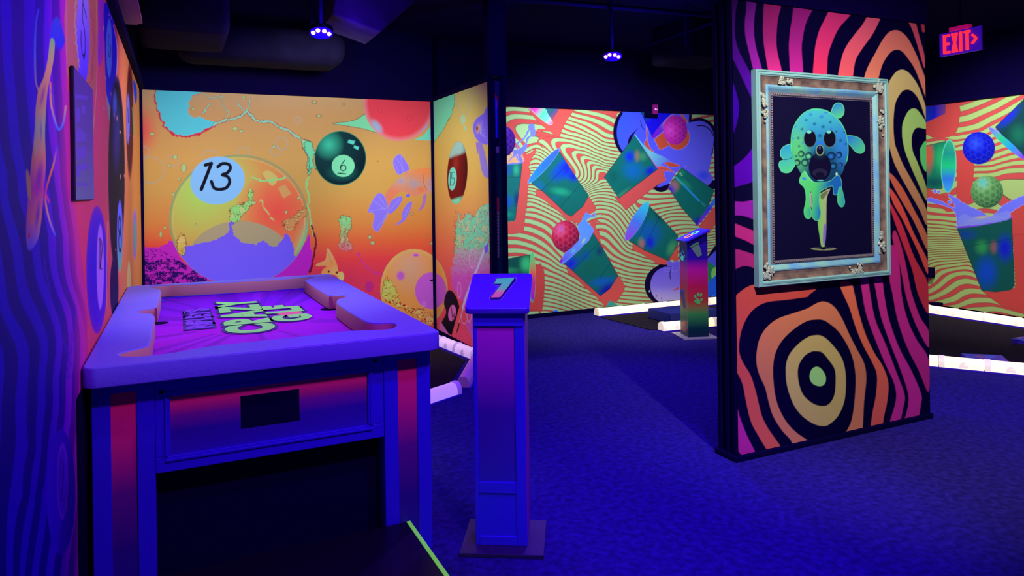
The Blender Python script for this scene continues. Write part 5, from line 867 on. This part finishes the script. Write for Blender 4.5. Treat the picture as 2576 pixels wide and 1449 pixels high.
# ------------------------------------------------------------------ small board on the left wall
BD = empty('wall_board', (-.33, 3.1, 1.58)); tag(BD, 'grey-violet wall board with faint violet blocks beside the fish on the striped wall', 'sign')
def art_board(x, y, P):
    A = Art(x, y, (104, 84, 150)); A.c[:] = A.grad((0, 200), (0, 505), (84, 58, 140), (96, 74, 150), (104, 116, 150))(x, y); A.tf(0, 0, 2.07)
    for q in (((392, 490), (455, 500), (455, 520), (392, 515)), ((395, 570), (418, 560), (420, 640), (400, 635)), ((425, 540), (446, 555), (446, 590), (425, 600)), ((395, 680), (415, 665), (450, 700), (450, 730), (395, 745)), ((398, 770), (440, 760), (455, 800), (430, 830), (400, 830)), ((398, 860), (455, 850), (455, 880), (420, 890), (420, 920), (398, 920)), ((396, 950), (456, 955), (456, 970), (396, 965))): A.poly(q, (104, 70, 190), 0, .8)
    return A.c
part(box('board', -.328, -.316, 2.80, 3.375, 1.588, 2.045, mat('board_edge', (20, 14, 50), .5, .3), None, .003), BD); o = mural('board_face', 0, -.3155, np.linspace(2.803, 3.372, 90), rows(1.591, 2.042, 200), art_board); part(o, BD)

# ------------------------------------------------------------------ glowing floor edging
WARM = mat('lit_tube', (236, 226, 200), .4, .3, emit=(255, 222, 166), es=1.3); LILAC = mat('lilac_tube', (226, 200, 250), .35, .4, emit=(214, 170, 236), es=.5); FOOT = mat('violet_foot', (60, 30, 190), .5, .3)
WCLIP = mat('tube_collar', (250, 240, 226), .4, .3, emit=(255, 226, 186), es=.55); LCLIP = mat('lilac_collar', (214, 190, 240), .35, .4, emit=(170, 120, 230), es=.2)
def edging(p0, p1, label, group, m, mc, name='edging_light', hh=.1, ww=.105, sl=.33):
    p0 = Vector((p0[0], p0[1], 0)); p1 = Vector((p1[0], p1[1], 0)); L = (p1 - p0).length; n = max(1, round(L / sl)); s = L / n; rz = math.atan2(p1.y - p0.y, p1.x - p0.x); proto = None
    def prof(w_, h_, x): return [(x, -w_ / 2, .012), (x, w_ / 2, .012)] + [(x, w_ / 2 * math.cos(t) ** .8 if math.cos(t) > 0 else -w_ / 2 * (-math.cos(t)) ** .8, .03 + (h_ - .03) * math.sin(t)) for t in [k * math.pi / 12 for k in range(13)]]
    for i in range(n):
        loc = p0 + (p1 - p0) * ((i + .004) / n)
        if proto is None:
            r = empty(name, loc, rz); tag(r, label, 'edging light', group); proto = r
            b = MB(); b.loft([prof(ww, hh, .004), prof(ww, hh, s - .004)]); lp(b.build('tube', m, None, smooth=True), r)
            b = MB(); b.loft([prof(ww + .012, hh + .006, .002), prof(ww + .012, hh + .006, .045)]); lp(b.build('collar', mc, None, smooth=True), r)
            b = MB()
            ar = [(s * .55 + .034 * math.cos(t), .02 + .05 * math.sin(t)) for t in [k * math.pi / 10 for k in range(11)]]
            b.loft([[(x_, -ww / 2 - .004 + .010 * (z_ / .07) ** 2, z_) for x_, z_ in ar], [(x_, -ww / 2 + .03, z_) for x_, z_ in ar]]); lp(b.build('lamp_dome', mc, None), r)
            lp(box('foot', .002, s - .002, -ww / 2 - .012, ww / 2 + .012, 0, .013, FOOT), r)
        else:
            r = proto.copy(); C.objects.link(r); r.location = loc
            for ch in proto.children:
                c_ = ch.copy(); C.objects.link(c_); c_.parent = r
r_ = lambda px, py: flr(px, py)
edging((4.74, 7.66), (8.2, 7.62), 'glowing warm white edging light in the row along the foot of the cup mural', 'edging lights along the rear wall', WARM, WCLIP)
edging((4.86, 6.50), (6.9, 6.34), 'glowing warm white edging light in the row behind the rainbow marker post', 'edging lights behind the rainbow marker post', WARM, WCLIP)
edging((8.42, 6.2), (8.5, 3.4), 'glowing warm white edging light in the long row below the right-hand mural', 'edging lights below the right-hand mural', WARM, WCLIP)
q0 = Vector((5.921, 4.073)); dq = (Vector((6.3, 3.523)) - q0).normalized(); e0 = q0 - dq * .6 + Vector((.05, .04)); e1 = q0 + dq * 1.4 + Vector((.05, .04))
edging(e0, e1, 'glowing warm white edging light in the near row past the striped wall', 'edging lights past the striped wall', WARM, WCLIP)
edging((2.40, 7.35), (2.53, 6.28), 'pale lilac edging light in the row at the foot of the divider wall', 'edging lights at the divider wall', LILAC, LCLIP)
edging((2.50, 6.15), (2.06, 5.38), 'dull pink-white edging piece in the slanting row behind marker post seven', 'slanting edging behind marker post seven', mat('dull_tube', (206, 160, 200), .3, .5, emit=(200, 120, 160), es=.05), LCLIP, sl=.9)  # tube and collar glow faintly by emission
edging((1.97, 5.28), (1.0, 4.82), 'pale lilac edging light in the row leading under the pool-style table', 'edging lights by the table', LILAC, LCLIP)
def green(pts, label):
    b = MB(); b.prism(pts, .0, .008); return tag(b.build('putting_green', FELT), label, 'putting green')
green([(1.04, 4.93), (1.90, 5.36), (2.42, 6.26), (2.32, 7.4), (2.2, 7.6), (1.04, 7.6)], 'black putting green floor between the table and the divider wall')
green([(4.74, 7.56), (4.80, 6.60), (6.85, 6.44), (8.1, 7.5)], 'black putting green floor before the cup mural')
green([tuple(e0 + Vector((.08, .06))), tuple(e1 + Vector((.08, .06))), (8.32, 3.2), (8.32, 6.2), (6.4, 6.2)], 'black putting green floor beyond the striped wall')

# ------------------------------------------------------------------ low obstacles on the greens
def art_card(x, y, P):
    A = Art(x, y, (20, 40, 190)); A.ell(2466, 897, 22, 6, (190, 90, 110), 10, .8, soft=.8); A.ell(2490, 897, 16, 4, (70, 110, 220)); A.ell(2560, 848, 14, 4, (200, 140, 120), 0, .8, soft=.8); return A.c
def card(pts, label):
    q = [Vector((p[0], p[1], z)) for p, z in pts]; r = empty('tilted_board', sum(q, Vector()) / 4); r.location.z = 0
    n = 24; G = np.zeros((n, n, 3))
    for i in range(n):
        for j in range(n): s, t = i / (n - 1), j / (n - 1); G[i, j] = (q[0] * (1 - s) + q[3] * s) * (1 - t) + (q[1] * (1 - s) + q[2] * s) * t
    o = grid('printed_top', G, n, n, art_card, PRINTG); part(o, r)
    b = MB(); b.loft([[(v.x, v.y, .008) for v in q], [(v.x, v.y, v.z - .001) for v in q]]); part(b.build('core', FOOT), r); tag(r, label, 'obstacle board'); return r
card([(flr(2418, 889, .07), .07), (flr(2440, 905, .07), .07), (flr(2541, 912, .03), .03), (flr(2520, 893, .03), .03)], 'flat blue printed obstacle board lying behind the near edging lights')
card([(flr(2544, 851, .07), .07), (flr(2560, 857, .04), .04), (flr(2620, 862, .03), .03), (flr(2600, 843, .05), .05)], 'pink-tinted printed obstacle board at the far side of the green')
tag(box('ramp_block', 5.2, 5.9, 6.75, 7.2, .008, .13, mat('navy_block', (16, 26, 110), .5, .3), None, .01), 'dark navy block on the green behind the rainbow marker post', 'obstacle')
p = on(0, 8.9, 2340, 685); tag(box('wall_box', 8.86, 8.928, p[1] - .045, p[1] + .05, p[2] - .065, p[2] + .065, BLACK, None, .004), 'small black box fixed to the right-hand cup mural', 'box')
p = on(0, 8.9, 2359, 768); tag(box('floor_box', 8.8, 8.92, p[1] - .06, p[1] + .06, 0, .07, BLACK, None, .004), 'tiny black box on the floor against the right-hand mural', 'box')

# ------------------------------------------------------------------ ceiling fittings
BULB = mat('uv_bulb', (255, 160, 255), .3, .3, emit=(255, 120, 255), es=9)
def led(x, y, z, label, aim):
    r = empty('ultraviolet_spotlight', (x, y, z)); tag(r, label, 'spotlight'); rz = math.atan2(-x, -y)
    R = Matrix.Rotation(-math.atan2(x, y), 4, 'Z') @ Matrix.Rotation(math.radians(-42), 4, 'X')
    b = MB(); b.prism([(.085 * math.cos(t * math.pi / 12), .055 * math.sin(t * math.pi / 12)) for t in range(24)], .0, .06); lp(b.build('housing', BLACK, None, .006, 2, True, M=R), r)
    for k, (dx, dy) in enumerate(((-.055, -.005), (-.022, -.026), (.022, -.022), (.055, .0))):
        b = MB(); b.ball((0, 0, 0), .016, sz=.6); lp(b.build('bulb', BULB, None, smooth=True, M=R @ Matrix.Translation((dx, dy, -.003))), r)
    b = MB(); b.tube([(0, 0, .05), (0, 0, ZC - z - .02)], .014, 10); lp(b.build('pole', BLACK, None, smooth=True), r)
    b = MB(); b.ball((0, 0, ZC - z - .07), .045, sz=.7); b.tube([(-.06, 0, ZC - z - .12), (0, 0, ZC - z - .06), (.06, 0, ZC - z - .12)], .012); lp(b.build('mounting_clamp', BLACK, None, smooth=True), r)
p1 = on(2, 2.75, 808, 84); p2 = on(2, 2.75, 1540, 143)
led(p1[0], p1[1], 2.75, 'violet ultraviolet spotlight hanging above the pool-style table', None); led(p2[0], p2[1], 2.75, 'violet ultraviolet spotlight hanging in the middle of the room above the rainbow post', None)
def pipe(pts, r, label, m=BLACK):
    b = MB(); b.tube(pts, r, 10); return tag(b.build('ceiling_pipe', m, smooth=True), label, 'pipe')
pipe([(2.35, 5.345, 3.2), (4.49, 5.177, 3.2), (5.2, 5.12, 3.2)], .022, 'thin dark ceiling pipe crossing above the hanging spotlight')
pipe([(4.60, 6.35, 3.15), (4.72, 5.44, 3.2), (4.85, 4.5, 3.25)], .015, 'short slanting ceiling pipe beside the striped wall block')
tube = lambda p: on(2, 3.2, *p)
q = tube((1725, 60)); pipe([(q[0], q[1], ZC), (q[0], q[1], 2.98)], .012, 'thin vertical drop rod near the striped wall block')
# ducts
def duct(x0, x1, y0, y1, z0, z1, label, rad=.08, m=DUCT):
    b = MB(); b.box(x0, x1, y0, y1, z0, z1); return tag(b.build('air_duct', m, None, rad, 4, True), label, 'duct')
duct(-.25, .34, 5.3, 6.1, 2.72, ZC - .01, 'boxy grey air duct dropping from the ceiling over the far end of the table', .06)
def hung(label, body_fn, straps):
    r = empty('air_duct', (straps[0][0], straps[0][1], straps[0][2])); tag(r, label, 'duct'); o = body_fn(); part(o, r)
    for x, y, z in straps: part(box('hanger_strap', x - .02, x + .02, y - .003, y + .003, z, ZC, BLACK), r)
def body1():
    b = MB(); b.box(.0, 1.35, 6.2, 6.75, 2.72, 3.02); return b.build('duct_body', DUCT, None, .12, 4, True)
hung('long low rounded air duct above the billiard mural', body1, [(.3, 6.47, 3.0), (1.1, 6.47, 3.0)])
def body2():
    b = MB(); pA = [on(1, 5.3, *p) for p in ((838, 36), (905, 60), (958, 80), (1045, 2), (960, -60), (850, -30))]; vv = [(p[0], 5.3, p[2]) for p in pA]; b.loft([vv, [(x, y + .5, z) for x, y, z in vv]])
    return b.build('duct_body', mat('duct_lilac', (44, 32, 74), .8, .2, noise=(6, (30, 20, 56))), None, .01)
hung('angled lilac-grey air duct right of the first spotlight', body2, [(1.3, 5.5, 3.0), (1.5, 5.55, 3.05)])
duct(4.85, 5.6, 5.9, 6.6, 2.98, ZC - .005, 'grey ceiling box behind the drop rod', .04)
tag(box('ceiling_tile', -.325, -.205, 4.5, 5.36, 2.745, 2.77, mat('tan_tile', (176, 124, 118), .8, .1)), 'tan ceiling tile edge above the left wall mural', 'ceiling tile')
pipe([(-.26, 4.9, 2.76), (-.26, 4.9, ZC)], .01, 'hanger rod of the tan ceiling tile')

# ------------------------------------------------------------------ exit sign
EX = empty('exit_sign', (6.03, 3.84, 2.71)); tag(EX, 'red lettered EXIT sign with arrow hanging from the ceiling', 'exit sign')
PANEL = mat('exit_panel', (96, 36, 214), .3, .4, emit=(90, 20, 230), es=.18); REDL = mat('exit_red', (255, 60, 60), .4, .3, emit=(255, 40, 50), es=1.4); PINK = mat('exit_bracket', (226, 30, 120), .4, .4, emit=(240, 20, 110), es=.3)
y0, y1, z0, z1 = 3.663, 4.022, 2.71, 2.912
part(box('panel', 6.03, 6.05, y0, y1, z0, z1, PANEL, None, .004), EX); part(box('bracket', 6.02, 6.07, 3.76, 3.93, z1, z1 + .035, PINK, None, .005), EX)
b = MB(); b.tube([(6.045, 3.845, z1 + .03), (6.045, 3.845, ZC)], .008, 8); part(b.build('rod', BLACK, smooth=True), EX)
def strokes(name, segs, m, root, s0, W_, z0_, H_, th=.034):
    b = MB()
    for (u0, v0, u1, v1) in segs:
        A0 = Vector((s0 - u0 * W_, z0_ + v0 * H_)); A1 = Vector((s0 - u1 * W_, z0_ + v1 * H_)); d_ = (A1 - A0).normalized(); n_ = Vector((-d_.y, d_.x)) * th / 2; A0 = A0 - d_ * th * .0; A1 = A1 + d_ * th * .0
        r1 = [(6.012, *(A0 - n_)), (6.012, *(A1 - n_)), (6.012, *(A1 + n_)), (6.012, *(A0 + n_))]; b.loft([r1, [(6.03, y, z) for _, y, z in r1]])
    part(b.build(name, m), root)
zb, hh = 2.728, .165
strokes('letter_E', [(.12, 0, .12, 1), (0, .065, 1, .065), (0, .935, 1, .935), (0, .5, .85, .5)], REDL, EX, 3.975, .052, zb, hh, .018)
strokes('letter_X', [(.15, 0, .85, 1), (.85, 0, .15, 1)], REDL, EX, 3.906, .050, zb, hh, .016)
strokes('letter_I', [(.5, 0, .5, 1)], REDL, EX, 3.842, .026, zb, hh, .018)
strokes('letter_T', [(.5, 0, .5, 1), (0, .935, 1, .935)], REDL, EX, 3.80, .052, zb, hh, .018)
strokes('arrow', [(0, .68, 1, .45), (0, .22, 1, .45)], REDL, EX, 3.733, .034, zb + .01, hh, .016)
b = MB(); b.ball((6.02, 3.845, z0 - .004), .006); part(b.build('indicator_lamp', PINK, smooth=True), EX)
# small emergency lamp on the far wall
EM = empty('emergency_lamp', (5.76, 7.8, 2.58)); tag(EM, 'small magenta arrow sign over a black box at the top of the cup mural', 'sign')
p = on(1, 7.82, 1648, 275); q = on(1, 7.86, 1642, 288)
part(box('arrow_panel', p[0] - .038, p[0] + .038, 7.80, 7.84, p[2] - .062, p[2] + .062, MAG, None, .006), EM); part(box('lamp_box', q[0] - .085, q[0] + .085, 7.85, 7.94, q[2] - .03, q[2] + .04, BLACK, None, .006), EM)
b = MB(); b.tube([(p[0] - .03, 7.82, p[2] + .07), (p[0] - .03, 7.82, ZC)], .006, 8); part(b.build('cable', BLACK, smooth=True), EM)
b = MB()
for s_ in (-1, 1): b.box(-.02, .0, -.002, .002, -.003, .003, M=Matrix.Translation((p[0] - .02, 7.797, p[2])) @ Matrix.Rotation(math.radians(40 * s_), 4, 'Y') @ Matrix.Translation((.02, 0, 0)))
b.box(p[0] - .02, p[0] + .025, 7.795, 7.799, p[2] - .003, p[2] + .003)
part(b.build('arrow', mat('arrow_white', (240, 200, 255), .4, .3, emit=(240, 190, 255), es=.5)), EM)

# ------------------------------------------------------------------ lamps and added fill spots
def spot(name, loc, aim, power, col, ang, blend=.8, r=.08):
    l = bpy.data.lights.new(name, 'SPOT'); l.energy = power; l.color = col; l.spot_size = math.radians(ang); l.spot_blend = blend; l.shadow_soft_size = r
    o = bpy.data.objects.new(name, l); C.objects.link(o); o.location = loc; o.rotation_euler = (Vector(aim) - Vector(loc)).to_track_quat('-Z', 'Y').to_euler(); return o
UV = (.13, .015, 1.0); WH = (1.0, .96, .98)
spot('fill_back', (1.15, 4.9, 2.55), (1.2, 7.66, 1.35), 300, (.86, 1, .98), 100)  # unseen; all but the pillar spot added in place of the prints' fluorescence
spot('fill_left', (1.3, 4.7, 2.5), (-.33, 6.1, 1.5), 135, (.9, .95, 1), 90)
spot('fill_left_near', (1.75, 2.2, 2.5), (-.33, 3.2, 1.9), 120, (.95, .8, .95), 64)
spot('fill_rear', (4.3, 5.6, 2.9), (4.9, 7.95, 1.0), 480, (.86, .95, 1), 105)
spot('fill_right', (6.9, 4.9, 3.1), (8.93, 4.9, 1.3), 330, (.9, .93, 1), 100)
spot('wash_pillar', (2.3, 1.3, 3.25), (4.35, 3.2, .9), 500, (.97, 1, .9), 76, .9, .035)
spot('fill_divider', (1.0, 6.0, 2.5), (2.61, 6.95, 1.35), 80, (.95, 1, .9), 90)
spot('fill_table', (.45, 4.6, 3.3), (.35, 4.35, .9), 170, (.95, .85, 1), 52, .9)  # this and the next three: added fill on table and posts, no such lamps
spot('fill_front', (1.1, .5, 3.2), (.6, 2.95, .6), 125, (1, .22, 1), 58, .9)
spot('fill_marker', (1.0, 1.7, 3.1), (1.33, 3.0, 1.1), 60, (.6, 1, .7), 15, .6)
spot('fill_post', (3.9, 3.9, 3.0), (4.9, 6.0, .6), 110, (.95, .9, 1), 34, .9)
for n, loc, aim, pw, an in (('uv_a', (p1[0], p1[1] - .05, 2.68), (.6, 3.7, .9), 100, 100), ('uv_b', (p2[0], p2[1] - .05, 2.68), (2.9, 4.3, 0), 300, 100), ('uv_c', (2.1, 1.5, 3.2), (2.35, 2.7, 0), 520, 48), ('uv_g', (1.6, 1.3, 3.2), (1.6, 2.4, 0), 190, 80), ('uv_d', (.9, .6, 3.2), (.1, 2.6, .8), 150, 90), ('uv_e', (6.2, 2.0, 3.2), (5.9, 2.2, 0), 380, 80), ('uv_f', (6.0, 5.6, 3.1), (5.8, 5.2, 0), 90, 90)):
    spot(n, loc, aim, pw, UV, an)
for n, q in (('uv_glow_a', p1), ('uv_glow_b', p2)):
    l = bpy.data.lights.new(n, 'POINT'); l.energy = 45; l.color = UV; l.shadow_soft_size = .05; o = bpy.data.objects.new(n, l); C.objects.link(o); o.location = (q[0], q[1] - .12, 2.66)
W = bpy.data.worlds.new('W'); bpy.context.scene.world = W; W.use_nodes = True; bg = W.node_tree.nodes['Background']; bg.inputs[0].default_value = (.1, .01, 1, 1); bg.inputs[1].default_value = .25

# ------------------------------------------------------------------ camera
cam = bpy.data.cameras.new('camera'); co = bpy.data.objects.new('camera', cam); C.objects.link(co); cam.sensor_width = 36; cam.lens = F / 2576 * 36
cam.shift_x = (1288 - CX) / 2576; cam.shift_y = -(724.5 - CY) / 2576; cam.clip_start = .05
R = Matrix(((cr[0], -cd[0], -fw[0]), (cr[1], -cd[1], -fw[1]), (cr[2], -cd[2], -fw[2])))
co.matrix_world = Matrix.Translation(Vector(EYE)) @ R.to_4x4(); bpy.context.scene.camera = co
vs = bpy.context.scene.view_settings; vs.view_transform = 'Standard'; vs.look = 'None'; vs.exposure = 0; vs.gamma = 1; vs.use_curve_mapping = False
